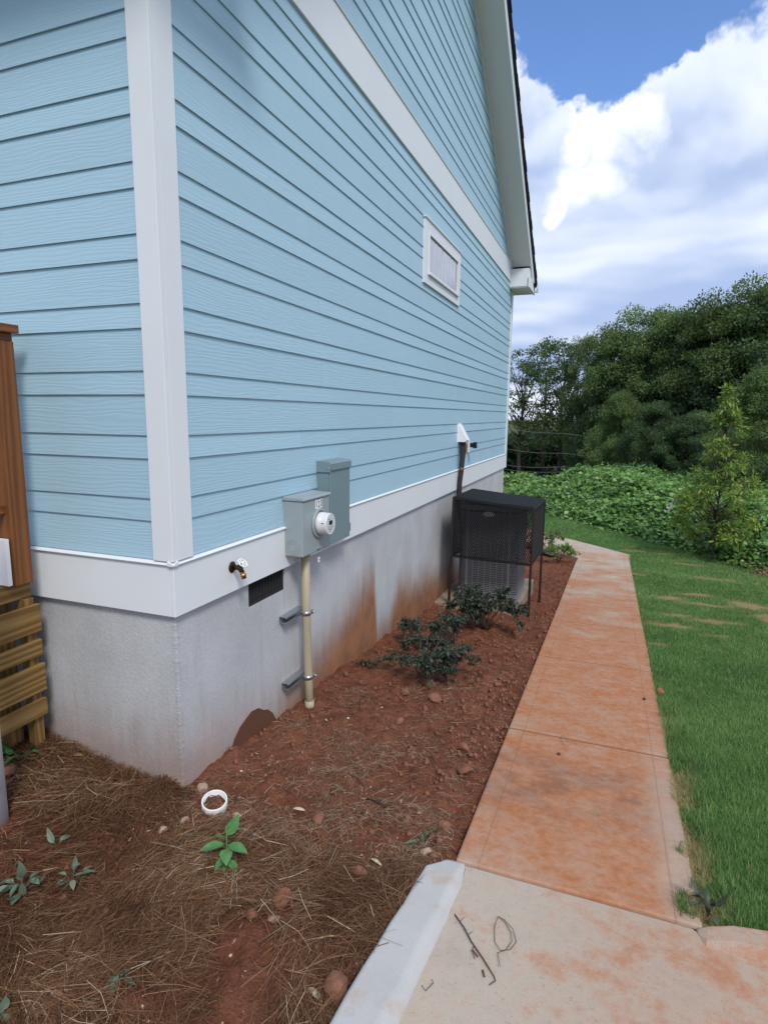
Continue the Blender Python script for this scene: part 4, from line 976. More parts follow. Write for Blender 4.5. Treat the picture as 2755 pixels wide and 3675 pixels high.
# crumbled clods and pebbles: uncountable
def clods(n, seed):
    r = np.random.default_rng(seed); base = np.array([(0, 0, 1), (1, 0, 0), (0, 1, 0), (-1, 0, 0), (0, -1, 0), (0, 0, -1)], float)
    F0 = np.array([(0, 1, 2), (0, 2, 3), (0, 3, 4), (0, 4, 1), (5, 2, 1), (5, 3, 2), (5, 4, 3), (5, 1, 4)])
    x = r.uniform(-.9, 1.30, n*3); y = np.where(r.random(n*3) < .6, r.uniform(-1.1, 3.2, n*3), r.uniform(3.0, 9.0, n*3))
    w_ = np.where(y > 0, .35+1.6*sstep(x, .75, 1.25), .25)*(fbm(x*2.5, y*2.5, 71)-.25)
    keep = (r.random(n*3) < w_) & ((x > -.03) | (y < 0)) & ~((x > 1.17) & (y < .05)); x, y = x[keep][:n], y[keep][:n]; m = len(x)
    s = .0032+.021*r.random(m)**4.5
    P = np.stack([x, y, zbed(x, y)+s*.35], -1)
    V = P[:, None, :]+base[None]*s[:, None, None]*r.uniform(.55, 1.25, (m, 6, 3))
    F = (np.arange(m)[:, None, None]*6+F0[None]).reshape(-1, 3)
    o = np_mesh('soil_clods', V.reshape(-1, 3), F, M['clay_rock']); tag(o, 'crumbs and small clods of red clay scattered over the bed', 'soil', kind='stuff')
clods(15000, 5)
def chips(n, seed):
    r = np.random.default_rng(seed); x = r.uniform(-.9, 1.25, n); y = np.where(r.random(n) < .6, r.uniform(-1.15, .6, n), r.uniform(.6, 8.5, n))
    keep = ((x > 0) | (y < -.03)) & ~((x > 1.15) & (y < .05)); x, y = x[keep], y[keep]; m = len(x)
    P = np.stack([x, y, zbed(x, y)+.006], -1); a = r.uniform(0, 2*pi, m)
    d = np.stack([np.cos(a), np.sin(a), r.uniform(-.2, .3, m)], -1); nn = norm(np.stack([r.normal(0, .35, m), r.normal(0, .35, m), np.ones(m)], -1))
    V, F, t = leaves(P, d, nn, .008+.022*r.random(m)**2, .005+.010*r.random(m)**2, r.random(m)**.6, .2)
    o = np_mesh('wood_chips', V, F, M['dry_stalk'], attrs={'tone': t}); tag(o, 'pale flecks of bark and dry leaf bits strewn on the bed', 'litter', kind='stuff')
chips(900, 8)

# pine straw
def strips(P, ang, L, wd, lift, curve, tone, r):
    """thin lying needles of two segments"""
    n = len(P); d = np.stack([np.cos(ang), np.sin(ang), np.zeros(n)], -1); s = np.stack([-np.sin(ang), np.cos(ang), np.zeros(n)], -1)
    tilt = r.normal(0, .10, n)
    p0 = P-d*(L/2)[:, None]; p2 = P+d*(L/2)[:, None]
    p0[:, 2] += -tilt*L/2+lift; p2[:, 2] += tilt*L/2+lift; p1 = P+s*(curve*L)[:, None]; p1[:, 2] += lift+np.abs(r.normal(0, .004, n))
    w_ = (wd/2)[:, None]; sz = s.copy(); sz[:, 2] = r.normal(0, .6, n); sz = norm(sz)
    V = np.stack([p0-sz*w_, p0+sz*w_, p1-sz*w_, p1+sz*w_, p2-sz*w_*.5, p2+sz*w_*.5], 1).reshape(-1, 3)
    i = np.arange(n)[:, None]*6
    F = np.concatenate([i+[0, 2, 3, 1], i+[2, 4, 5, 3]], 1).reshape(-1, 4)
    return V, F, np.repeat(tone, 6)
BARE = [(rx_, ry_, rr_*2.0, rr_*1.7) for rx_, ry_, rr_ in ROCKS if ry_ < .1]+[(.70, -.58, .13, .11), (.80, -.72, .15, .13), (.89, -.84, .12, .11), (.76, -.40, .09, .05), (.24, -.69, .09, .05), (.22, -.06, .24, .12), (-.05, -.40, .12, .05), (.06, -.30, .12, .06), (.10, -.52, .12, .05), (.55, -.02, .3, .12), (.9, .0, .25, .07), (-.62, -.52, .2, .08), (1.0, -.12, .1, .05), (-.02, -.56, .14, .05), (-.8, -.30, .1, .07)]
def straw_mask(x, y):
    m = sstep(y+.05*(fbm(x*4, y*4, 81)-.5)*4, .02, -.14)
    m = np.where(x < .02, np.maximum(m, sstep(y, .06, .0)), m)
    bare = np.zeros_like(x)
    for cx, cy, rx, ry in BARE:
        wq = (fbm(x*9, y*9, 83)-.5)*.09
        bare = np.maximum(bare, sstep(1-np.sqrt(((x-cx+wq)/rx)**2+((y-cy+wq)/ry)**2), -.15, .35))
    m = m*(1-.96*bare)
    return m*(.35+.65*sstep(fbm(x*3.3, y*3.3, 87), .30, .55))
r = np.random.default_rng(21)
n = 130000; x = r.uniform(-1.35, 1.28, n); y = r.uniform(-1.75, .05, n)
keep = (r.random(n) < straw_mask(x, y)) & ~((x < -.02) & (y > .015)) & (x < 1.245+.065*np.clip(y, -2.6, 0)*1.1)
x, y = x[keep][:66000], y[keep][:66000]; n = len(x)
flow = 2*pi*fbm(x*1.6, y*1.6, 91, 2)*1.7+.4; ang = flow+r.normal(0, .75, n)+np.where(r.random(n) < .5, pi, 0)
hump = .040*sstep(fbm(x*3, y*3, 95), .4, .7)+.03*sstep(-x, .1, .5)*sstep(y, -.5, -.05)
lift = .004+(hump+.012)*r.random(n)**1.3
V, F, t = strips(np.stack([x, y, zbed(x, y)], -1), ang, r.uniform(.07, .19, n), np.where(r.random(n) < .12, r.uniform(.0020, .0028, n), r.uniform(.0012, .0019, n)), lift, r.normal(0, .07, n), np.clip(r.normal(.44, .25, n)+.7*(fbm(x*3, y*3, 97)-.5), 0, 1), r)
tag(np_mesh('pine_straw', V, F, M['pine_needle'], attrs={'tone': t}), 'brown pine straw mulch covering the near bed', 'pine straw', kind='stuff')
# sparse dry grass clippings over the clay further along
n = 60000; x = r.uniform(0, 1.27, n); y = -.1+8.9*r.random(n)**1.9
keep = (r.random(n) < (.25+.9*sstep(fbm(x*3.5, y*3.5, 101), .45, .66))*(1-.78*sstep(y, 1.3, 3.0))); x, y = x[keep][:15000], y[keep][:15000]; n = len(x)
V, F, t = strips(np.stack([x, y, zbed(x, y)], -1), r.uniform(0, 2*pi, n), r.uniform(.015, .085, n), r.uniform(.0009, .0018, n), .003+.010*r.random(n), r.normal(0, .12, n), r.random(n)**1.9*.85, r)
tag(np_mesh('dry_grass', V, F, M['dry_stalk'], attrs={'tone': t}), 'thin dry grass clippings scattered over the bare clay', 'dry grass', kind='stuff')

# twig, vine tendril, strips of bark
def stick(name, pts, rad, label, cat, m='twig', extra=()):
    root = empty(name, pts[0]); tag(root, label, cat); TB(root).tube(pts, rad, 7).build('stem', M[m])
    for e, er in extra: TB(root).tube(e, er, 5).build('side_twig', M[m])
    return root
zl = lambda x, y, h=.006: (x, y, float(zwalk(y))+.004+h)
stick('fallen_twig', [zl(1.375, -.235), zl(1.42, -.285, .010), zl(1.455, -.33, .006), zl(1.505, -.385, .008), zl(1.553, -.440, .006), zl(1.560, -.452, .004), zl(1.545, -.475, .003)], [.0022, .0026, .0026, .0024, .002, .002, .0015], 'thin brown twig lying diagonally on the concrete landing', 'twig',
      extra=[([zl(1.44, -.31), zl(1.455, -.30, .02)], .001), ([zl(1.47, -.345), zl(1.468, -.375, .012), zl(1.482, -.395, .003)], .0012), ([zl(1.468, -.37, .01), zl(1.49, -.385, .006)], .003), ([zl(1.515, -.43, .004), zl(1.525, -.452, .004)], .0032), ([zl(1.40, -.26), zl(1.412, -.238, .012)], .0009)])
tp = [(1.52, -.18), (1.545, -.19), (1.58, -.225), (1.598, -.27), (1.585, -.315), (1.555, -.335), (1.53, -.30), (1.518, -.24), (1.521, -.185), (1.55, -.20), (1.575, -.24), (1.585, -.28), (1.57, -.32), (1.548, -.345), (1.565, -.40)]
stick('vine_tendril', [zl(*p, .004+.003*(i % 3)) for i, p in enumerate(tp)], .0011, 'fine curled brown tendril looped on the concrete right of twig', 'tendril')
stick('wire_clip', [zl(1.352, -.56, .004), zl(1.368, -.575, .004), zl(1.385, -.545, .012), zl(1.376, -.53, .006)], .0010, 'tiny bent wire lying at the foot of the kerb', 'wire', 'leg_paint')
stick('grass_curl', [zl(1.66, 1.37), zl(1.63, 1.44, .012), zl(1.61, 1.39, .014), zl(1.64, 1.32, .004)], .0011, 'thin dry curl of grass across second walkway joint', 'grass stem')
zb = lambda x, y, h=.02: (x, y, float(zbed(x, y))+h)
stick('straw_stalk', [zb(.935, -.535), zb(1.0, -.50, .03), zb(1.035, -.47, .025)], .0022, 'pale dry stalk in straw leading up to small rock', 'stalk', 'pale_straw')
stick('soil_twig', [zb(.80, .33), zb(.86, .32, .028), zb(.91, .31)], .004, 'short dark twig on the bare soil before the walkway', 'twig', 'bark')
stick('bark_stick', [zb(.56, -.12, .02), zb(.64, -.13, .028), zb(.70, -.135, .02)], .0035, 'reddish brown stick lying right of the seedling', 'stick', 'brown_mud')
stick('weed_stalk', [zb(.33, 1.42, .0), zb(.34, 1.36, .04), zb(.37, 1.28, .03), zb(.40, 1.20, .02)], .003, 'dry bent weed stalk leaning beside the conduit base', 'stalk', 'twig')
def flat_leaf(name, x, y, ang, L, wd, m, label, cat, curl=.3, h=.02):
    n_ = 9; v = []; f = []
    for i in range(n_):
        t_ = i/(n_-1); w_ = wd*sin(pi*min(1, t_*.97+.03))**.8/2
        for k, s_ in ((0, -1), (1, 0), (2, 1)):
            v.append((t_*L, s_*w_, h+curl*L*(.25-(t_-.5)**2)+abs(s_)*w_*.35))
    for i in range(n_-1):
        for k in range(2): f.append((i*3+k, (i+1)*3+k, (i+1)*3+k+1, i*3+k+1))
    b = MB(); b.add(v, f, True); o = b.build(name, M[m]); sol = o.modifiers.new('thick', 'SOLIDIFY'); sol.thickness = .0006
    o.location = (x, y, float(zbed(x, y))); o.rotation_euler = (0, 0, ang); tag(o, label, cat); return o
flat_leaf('dead_leaf', -.66, -.06, .5, .075, .03, 'dead_leaf', 'curled orange dead leaf on straw below the porch slats', 'leaf')
flat_leaf('bark_strip', .97, -.04, -.35, .062, .016, 'pale_straw', 'cream strip of bark in straw left of the kerb tip', 'bark strip')
flat_leaf('bark_strip', 1.02, -.68, -.4, .07, .022, 'pale_straw', 'cream bark flake lying left of the largest rock', 'bark strip')
flat_leaf('bark_strip', .53, .10, .1, .06, .02, 'pale_straw', 'pale flaky bark bit on soil between pipe end and walkway', 'bark strip', .1)

# ================================================================== PLANTS IN THE BED
def leaf_blade(b, p, d, nrm_, L, wd, droop=.15, nseg=6):
    p, d, nrm_ = Vector(p), Vector(d).normalized(), Vector(nrm_); s_ = d.cross(nrm_).normalized(); u_ = s_.cross(d)
    v = []; f = []
    for i in range(nseg+1):
        t_ = i/nseg; w_ = wd/2*(sin(pi*t_**.85)**.9 if 0 < t_ < 1 else 0.02)
        c = p+d*(L*t_)-u_*(droop*L*t_*t_)
        for s2 in (-1, -.5, 0, .5, 1): v.append(c+s_*(w_*s2)+u_*(abs(s2)*w_*.28))
    for i in range(nseg):
        for k in range(4): f.append((i*5+k, i*5+k+1, (i+1)*5+k+1, (i+1)*5+k))
    b.add(v, f, True)
def set_tone(o, lo, hi, seed=0):
    a = o.data.attributes.new('tone', 'FLOAT', 'POINT'); rr = np.random.default_rng(seed); a.data.foreach_set('value', rr.uniform(lo, hi, len(o.data.vertices)).astype(np.float32))
sd_ = empty('seedling', (.475, -.33, -1.10)); tag(sd_, 'bright green broad-leaved seedling growing out of the pine straw', 'seedling')
z0 = float(zbed(.475, -.33)); sb = Vector((.475, -.33, z0))
st = TB(sd_).tube([sb-Vector((0, 0, .02)), sb+Vector((.002, 0, .06)), sb+Vector((.0, .004, .115)), sb+Vector((-.002, .006, .14))], [.0045, .004, .003, .002], 8).build('stem', M['seedling_leaf']); set_tone(st, .3, .6)
CR, CU = Vector((R_.x, R_.y, 0)).normalized(), Vector((0, 0, 1)); CF = Vector((F_.x, F_.y, 0)).normalized()
for i, (h, dr, L, wd, dp) in enumerate([(.130, CR*.55+CU*1.0+CF*.1, .098, .046, .05), (.100, CR*-1+CU*.02-CF*.25, .092, .052, .12), (.098, CR*1+CU*.05-CF*.35, .088, .050, .2), (.115, CR*-.35+CU*.5-CF*.2, .050, .026, .2), (.085, CR*.25+CU*.1-CF*1, .070, .050, .35), (.045, CR*-.6+CU*-.1-CF*.8, .055, .032, .4), (.035, CR*.75+CU*-.1-CF*.6, .062, .034, .35), (.03, CF*-.9+CR*.0-CU*.2, .04, .022, .2)]):
    b = TB(sd_); p = sb+CU*h; up = CU if abs(dr.normalized().dot(CU)) < .8 else -CF
    leaf_blade(b, p+dr.normalized()*.008, dr, up, L, wd, dp); o = b.build('leaf', M['seedling_leaf']); set_tone(o, .2, .9, i)
def weed(name, x, y, n_, L, wd, h, label, m='weed_leaf', seed=0, spread=1.0, z=None, tone=(.1, .95)):
    rr = random.Random(seed); zz = float(zbed(x, y)) if z is None else z; root = empty(name, (x, y, zz)); tag(root, label, 'weed')
    for i in range(n_):
        a = rr.uniform(0, 2*pi); e = rr.uniform(.1, 1.1)*spread; d = Vector((cos(a)*e, sin(a)*e, rr.uniform(.25, 1.0)))
        hh = h*rr.uniform(.2, 1); base = Vector((x, y, zz)); tip = base+Vector((cos(a)*e*.5*h, sin(a)*e*.5*h, hh))
        b = TB(root); leaf_blade(b, tip, d+Vector((0, 0, -.5)), (0, 0, 1) if d.z < .8 else (cos(a), sin(a), .3), L*rr.uniform(.55, 1.1), wd*rr.uniform(.6, 1.1), rr.uniform(.1, .6), 5); o = b.build('leaf', M[m]); set_tone(o, *sorted((rr.uniform(*tone), rr.uniform(*tone))), i)
        s2 = TB(root).tube([base-Vector((0, 0, .01)), base+Vector((cos(a)*e*.2*h, sin(a)*e*.2*h, hh*.6)), tip], .0014, 5).build('stem', M['twig'])
    return root
weed('broadleaf_weed', -.13, -.735, 16, .058, .032, .09, 'wilting grey-green weed at left edge in the straw', seed=1)
weed('broadleaf_weed', -.01, -.625, 15, .055, .022, .06, 'small wilted weed with one bright leaf right of left-edge weed', seed=2, spread=1.4)
weed('broadleaf_weed', -.21, -.52, 5, .06, .034, .03, 'tiny bluish weed in straw below the drain pipe foot', seed=3)
weed('broadleaf_weed', .46, -.87, 8, .065, .022, .045, 'limp grey weed sprig in straw left of bare clay patch', seed=4)
weed('wilted_sprig', 1.13, .155, 16, .065, .018, .022, 'wilted grey-green sprig lying on soil beside the walkway', seed=5, spread=2.2, tone=(.3, .7))
weed('broadleaf_weed', 2.235, .155, 14, .060, .024, .07, 'dark bluish weed in the corner between lawn and right kerb', 'shrub_leaf', 6, 1.3, float(zwalk(.15)), (.3, .85))
weed('broadleaf_weed', -.79, -.20, 12, .07, .04, .10, 'green weeds growing in the shade under the porch skirting', 'seedling_leaf', 7, 1.2, None, (0., .4))
weed('broadleaf_weed', -.70, -.015, 4, .03, .012, .05, 'thin pale weed against the foundation beside porch stud', seed=9)
weed('broadleaf_weed', .25, -1.10, 7, .06, .025, .03, 'flattened green sprig in straw at bottom left', seed=10, spread=1.6)

def shrub(name, x, y, rx, ry, h, ntw, nlf, label, seed, L=.036, tone=None, m='shrub_leaf', z=None, bias=(0, 0)):
    rr = np.random.default_rng(seed); zz = float(zbed(x, y, False)) if z is None else z
    root = empty(name, (x, y, zz)); tag(root, label, 'shrub'); bt = TB(root); P = []; Dd = []
    for k in range(ntw):
        a = rr.uniform(0, 2*pi); e = rr.uniform(.25, 1)**.7
        tip = np.array([x+bias[0]*rr.random()+rx*e*cos(a), y+bias[1]*rr.random()+ry*e*sin(a), zz+h*rr.uniform(.25, 1.0)*(1-.35*e)])
        b0 = np.array([x+rr.normal(0, .025), y+rr.normal(0, .025), zz-.02]); mid = b0*.45+tip*.55; mid[2] = zz+h*rr.uniform(.6, 1.0)*(.75)
        bt.tube([b0, (b0+mid)/2+rr.normal(0, .012, 3), mid, tip], [.0045, .0035, .0026, .0014], 5)
        for s2 in range(3):
            q0 = mid+(tip-mid)*rr.uniform(0, .8); q1 = q0+np.array([rr.normal(0, .07), rr.normal(0, .07), rr.uniform(-.06, .05)])
            bt.tube([q0, (q0+q1)/2+[0, 0, .01], q1], [.002, .0016, .001], 4)
            m_ = nlf//(ntw*4); tt = rr.random((m_, 1))**.7; P.append(q0+(q1-q0)*tt+rr.normal(0, .012, (m_, 3))); Dd.append(np.repeat((q1-q0)[None], m_, 0))
        m_ = nlf//(ntw*4); tt = rr.random((m_, 1)); P.append(mid+(tip-mid)*tt+rr.normal(0, .012, (m_, 3))); Dd.append(np.repeat((tip-mid)[None], m_, 0))
    bt.build('branches', M['twig'])
    P = np.concatenate(P); Dd = norm(np.concatenate(Dd)); n_ = len(P)
    P[:, 2] = np.maximum(P[:, 2], zz+.015)
    d = norm(Dd*.5+rr.normal(0, .7, (n_, 3))+np.array([0, 0, -.45])); nn = norm(rr.normal(0, .45, (n_, 3))+np.array([0, 0, 1.0]))
    tn = np.clip(rr.normal(.42, .2, n_), 0, .86); brown = rr.random(n_) < .07; tn[brown] = rr.uniform(.9, 1, brown.sum())
    if tone is not None: tn = np.clip(rr.normal(tone, .2, n_), 0, 1)
    V, F, t_ = leaves(P, d, nn, L*rr.uniform(.6, 1.2, n_), L*.55*rr.uniform(.6, 1.1, n_), tn, .25, .15)
    o = np_mesh('foliage', V-np.array([x, y, zz]), F, M[m], root, {'tone': t_}); o['kind'] = 'stuff'; return root
shrub('wilted_shrub', .58, 2.05, .44, .40, .38, 18, 2400, 'dark wilted shrub sprawling in the clay, nearest of the shrubs', 31, .042)
shrub('wilted_shrub', .20, 2.62, .20, .26, .28, 9, 760, 'small thin wilted shrub against the stained foundation', 32, .038)
shrub('wilted_shrub', .46, 2.98, .22, .22, .36, 9, 800, 'small drooping shrub between the wall and the dense dark shrub', 36, .040)
shrub('wilted_shrub', .72, 3.62, .42, .40, .55, 26, 4200, 'dense dark shrub with browning leaves in front of the condenser', 33, .046)
shrub('corner_shrub', 1.02, 8.7, .30, .32, .42, 12, 900, 'small green shrub behind cage at the walkway bend', 34, .05, .6, 'vine_leaf', -1.86)
shrub('corner_shrub', .74, 10.1, .35, .3, .5, 10, 800, 'loose leafy shrub beyond the walkway bend near the house', 35, .05, .5, 'oak_leaf', -1.98)

# ================================================================== LAWN GRASS
def blades(n, x0, x1, y0, y1, hmin, hmax, wd, seed, power=1.0):
    rr = np.random.default_rng(seed); x = rr.uniform(x0, x1, n); y = y0+(y1-y0)*rr.random(n)**power
    edge = 2.215-.075*sstep(y, 1.5, .2)*sstep(fbm(x*0+3, y*6, 121), .35, .6)-.01
    k = ((x > edge) | (y > 10.35)) & ~((y > 10.2) & (y < 12.45-(x+.5)*.62)&(x<2.3)) & ~((x < 2.3) & (y > 10.3) & (y < 12.3-(x+.5)*.62)) & (y < lawn_far(x)+.3)
    dr = dryness(x, y); k &= rr.random(n) > .72*dr*np.where(x < 2.4, .35, 1)
    x, y, dr = x[k], y[k], dr[k]; n = len(x)
    zz = np.where(x < 2.21, zwalk(y)+.0, zlawn(x, y)); h = rr.uniform(hmin, hmax, n)*(.7+.6*fbm(x*2.2, y*2.2, 125))*(1-.45*dr)
    a = rr.uniform(0, 2*pi, n); le = rr.uniform(.15, .95, n)*h; w_ = wd*rr.uniform(.7, 1.3, n)
    P = np.stack([x, y, zz-.004], -1); s_ = np.stack([np.cos(a+pi/2), np.sin(a+pi/2), 0*a], -1); o = np.stack([np.cos(a)*le, np.sin(a)*le, 0*a], -1)
    up = np.zeros((n, 3)); up[:, 2] = h
    V = np.stack([P-s_*w_[:, None], P+s_*w_[:, None], P+o*.35+up*.62+s_*w_[:, None]*.7, P+o*.35+up*.62-s_*w_[:, None]*.7, P+o+up], 1).reshape(-1, 3)
    i = np.arange(n)[:, None]*5
    F = np.concatenate([i+[0, 1, 2], i+[0, 2, 3], i+[3, 2, 4]], 1).reshape(-1, 3)
    tn = np.clip(rr.normal(.45, .24, n)+.6*(fbm(x*1.4, y*1.4, 127)-.5)+.6*(fbm(x*7, y*7, 129)-.5), 0, 1); dd = np.clip(dr*.9+(rr.random(n) < .07)*.6, 0, 1)
    return V, F, np.repeat(tn, 5), np.repeat(dd, 5)
def lawn_far(x): return np.interp(x, [-3, .35, 1.5, 2.65, 3.3, 3.9, 4.4, 5.5, 9], [16.2, 14.6, 13.2, 12.0, 11.3, 10.6, 9.3, 8.2, 7])
parts = [blades(30000, 3.3, 6.0, .16, 6.0, .022, .045, .0024, 46), blades(95000, 2.12, 3.35, .12, 2.9, .018, .040, .0011, 41), blades(70000, 2.15, 4.0, 2.8, 6.2, .020, .042, .0016, 42), blades(75000, 2.15, 4.9, 6.0, 11.5, .022, .045, .0026, 43, .9), blades(36000, -1.5, 4.2, 10.3, 15.5, .025, .05, .004, 44), blades(7000, 2.09, 2.36, .1, 2.4, .03, .07, .0012, 45)]
off = 0; Vs, Fs, ts, ds = [], [], [], []
for V, F, t, d in parts: Vs.append(V); Fs.append(F+off); ts.append(t); ds.append(d); off += len(V)
tag(np_mesh('lawn_grass', np.concatenate(Vs), np.concatenate(Fs), M['grass_blade'], attrs={'tone': np.concatenate(ts), 'dry': np.concatenate(ds)}), 'mown green lawn grass right of the walkway', 'grass', kind='stuff')

# ================================================================== VINE BANK
def vine_h(x, y):
    base = zfar(x, y)+.10
    f = lawn_far(x); t_ = y-f
    hh = (.28*sstep(t_, -.1, .5)+.30*sstep(t_, .5, 1.6)+.42*sstep(t_, 1.2, 3.2))*(.75+.5*fbm(x*.8, y*.8, 141))+.65*(fbm(x*1.3, y*1.3, 143, 3)-.5)*sstep(t_, .1, 1.4)-.30*sstep(-x, -1.5, .8)*sstep(t_, 1, 2.5)
    bare = sstep(1-np.sqrt(((x-4.35)/.75)**2+((y-9.5)/.9)**2), -.1, .5)
    return base+np.maximum(hh, 0)*(1-.9*bare), bare
xs = np.linspace(-6, 16, 110); ys = np.linspace(6.5, 24, 100); X, Y = np.meshgrid(xs, ys, indexing='ij'); Z = vine_h(X, Y)[0]-.07-.5*sstep(lawn_far(X)-Y, -.25, .05)
V0 = np.stack([X, Y, Z], -1).reshape(-1, 3); idx = np.arange(V0.shape[0]).reshape(X.shape)
V0[:, 2] -= .9*sstep(V0[:, 1], 17.0, 19.5)
F0 = np.stack([idx[:-1, :-1], idx[1:, :-1], idx[1:, 1:], idx[:-1, 1:]], -1).reshape(-1, 4)
rr = np.random.default_rng(51); n = 190000; x = rr.uniform(-4, 11, n); y = rr.uniform(7, 20, n)
f = lawn_far(x); keep = (y > f-.12) & (rr.random(n) < np.clip(1.25-.10*(y-f), .25, 1)) & (x < 3.0+.42*y-1.0); x, y = x[keep], y[keep]
z, bare = vine_h(x, y); k = rr.random(len(x)) > .93*bare; x, y, z = x[k], y[k], z[k]; n = len(x)
P = np.stack([x, y, z+rr.normal(0, .075, n)-.02], -1); a = rr.uniform(0, 2*pi, n)
d = np.stack([np.cos(a), np.sin(a)-.3, rr.uniform(-.7, .15, n)], -1); nn = norm(np.stack([rr.normal(0, .65, n), rr.normal(-.35, .65, n), np.ones(n)], -1))
tn = np.clip(rr.normal(.47, .24, n)+.35*(fbm(x*1.2, y*1.2, 145)-.5)+(rr.random(n) < .012)*.5, 0, 1)
s = .045+.115*rr.random(n)**1.9
V, F, t = cards(P, d, nn, s, s*.85, tn)
o1 = np_mesh('vine_bank', np.concatenate([V0, V]), np.concatenate([F0, F+len(V0)]), M['vine_leaf'], attrs={'tone': np.concatenate([np.zeros(len(V0)), t])})
tag(o1, 'green vine thicket covering the bank beyond the lawn', 'vines', kind='stuff')
# rubbly bare spot with litter at the thicket edge
n = 1500; x = rr.normal(4.35, .42, n); y = rr.normal(9.5, .6, n); a = rr.uniform(0, 2*pi, n)
P = np.stack([x, y, vine_h(x, y)[0]+.02], -1); V, F, t = leaves(P, np.stack([np.cos(a), np.sin(a), rr.uniform(-.1, .5, n)], -1), norm(rr.normal(0, .4, (n, 3))+[0, 0, 1]), rr.uniform(.03, .10, n), rr.uniform(.015, .04, n), rr.random(n)**1.5*.8)
tag(np_mesh('leaf_litter', V, F, M['dry_stalk'], attrs={'tone': t}), 'brown dead leaf litter at the thicket edge on the right', 'litter', kind='stuff')
for k_, (x, y, r_, lab) in enumerate([(4.62, 9.75, .11, 'pale grey rock in the leaf litter at the right edge'), (4.2, 9.2, .05, 'small pale stone between lawn and leaf litter')]):
    rock(x, y, r_, lab, .6, 'quartz', .2, 70+k_, float(vine_h(np.array(x), np.array(y))[0]))
marker = MB().box(-.018, .018, -.006, .006, -.2, .16).build('marker_stake', M['white_metal'], None, .002)
marker.location = (3.02, 11.75, -1.12); marker.rotation_euler = (0, radians(18), 0); tag(marker, 'white leaning marker stake in the vines left of the sapling', 'stake')

# ================================================================== TREES
def tree_meshes(name, H, R, nclump, nleaf, leafL, mat_, seed, shape='oak', base=.28, tone=.45, trunk_r=None, limbs=14, sparse=1.0, tilt=.0):
    """crown foliage and trunk meshes with the base at the origin"""
    rr = np.random.default_rng(seed); C = []; Rd = []
    for k in range(nclump):
        t_ = rr.random()
        if shape == 'oak': z = H*(base+(1-base)*t_**.85*.97); prof = sin(pi*min(1, (.10+.80*t_)))**.62
        elif shape == 'wall': z = H*(.03+.95*t_); prof = (1-t_**3.2)*.95+.10
        elif shape == 'cone': z = H*(base+(1-base)*t_**1.25*.98); prof = max(.05, (1-t_)**.85)*(.55+.45*min(1, t_/.28))
        else: z = H*(base+(1-base)*t_*.97); prof = .45+.55*sin(pi*(.15+.75*t_))
        a = rr.uniform(0, 2*pi); e = rr.random()**.45
        C.append((R*prof*e*cos(a)+tilt*z, R*prof*e*sin(a), z)); Rd.append(R*rr.uniform(.07, .23)*(1 if shape != 'cone' else .50*(.45+prof)))
    C = np.array(C); Rd = np.array(Rd)
    per = rr.multinomial(nleaf, (Rd**2)/(Rd**2).sum()); P = []; out = []; Nn = []; Tn = []
    for c, q, m_ in zip(C, Rd, per):
        v = norm(rr.normal(size=(m_, 3))); rad = q*rr.random((m_, 1))**.38
        off_ = v*rad*np.array([1.15, 1.15, .72]); P.append(c+off_); out.append(v)
        Tn.append(np.full(m_, rr.normal(0, .16 if shape != 'cone' else .07)))
    P = np.concatenate(P); out = np.concatenate(out); Tn = np.concatenate(Tn); n_ = len(P)
    keep = rr.random(n_) < sparse; P, out, Tn = P[keep], out[keep], Tn[keep]; n_ = len(P)
    d = norm(out*.6+rr.normal(0, .7, (n_, 3))+np.array([0, 0, -.25])); nn = norm(rr.normal(0, .42, (n_, 3))+np.array([0, 0, .8])+out*.6)
    tn = np.clip(rr.normal(tone, .12, n_)+Tn, 0, 1)
    s_ = leafL*(.5+1.1*rr.random(n_)**1.6)
    V, F, t_ = cards(P, d, nn, s_, s_*(.62 if shape != 'cone' else .34), tn)
    crown = np_mesh('crown', V, F, M[mat_], attrs={'tone': t_}); crown['kind'] = 'stuff'
    tr = trunk_r or H*.018; b = MB(); zt = H*(.86 if shape != 'wall' else .8)
    wob = rr.normal(0, H*.006, (7, 2)); wob[0] = 0
    tp_ = [(wob[i, 0]+tilt*zt*i/6, wob[i, 1], -.4+(zt+.4)*i/6) for i in range(7)]
    b.tube(tp_, [tr*1.35]+[tr*(1-.135*i) for i in range(1, 7)], 9)
    for k in rr.choice(len(C), min(limbs, len(C)), replace=False):
        c = C[k]; zz = max(H*.12, c[2]*rr.uniform(.55, .8)); f_ = min(1, max(0, (zz+.4)/(zt+.4)))*6; i0 = min(5, int(f_)); q0 = np.array(tp_[i0])*(1-(f_-i0))+np.array(tp_[i0+1])*(f_-i0)
        mid = q0*.5+c*.5+np.array([0, 0, -.06*H*rr.random()]); w_ = tr*.42*(1-.5*c[2]/H)
        b.tube([q0, mid, c], [w_, w_*.65, w_*.3], 6)
    trunk = b.build('trunk', M['bark'])
    return crown, trunk
def place(meshes, name, loc, rz, scale, label, group, first, cat='tree'):
    root = empty(name, loc); root.rotation_euler = (0, 0, rz); root.scale = (scale[0], scale[0], scale[1]); tag(root, label, cat, group)
    for o in meshes:
        if first: o.parent = root
        else: link(o.copy(), root)
    return root
def at(u, v, y):     # point of the world seen along a sight line of the survey, at distance y
    d = F_+R_*((u*1.6617-1377.5)/2155.6)-U_*((v*1.6617-1837.5)/2155.6); k_ = (y-CAM.y)/d.y; return CAM+d*k_
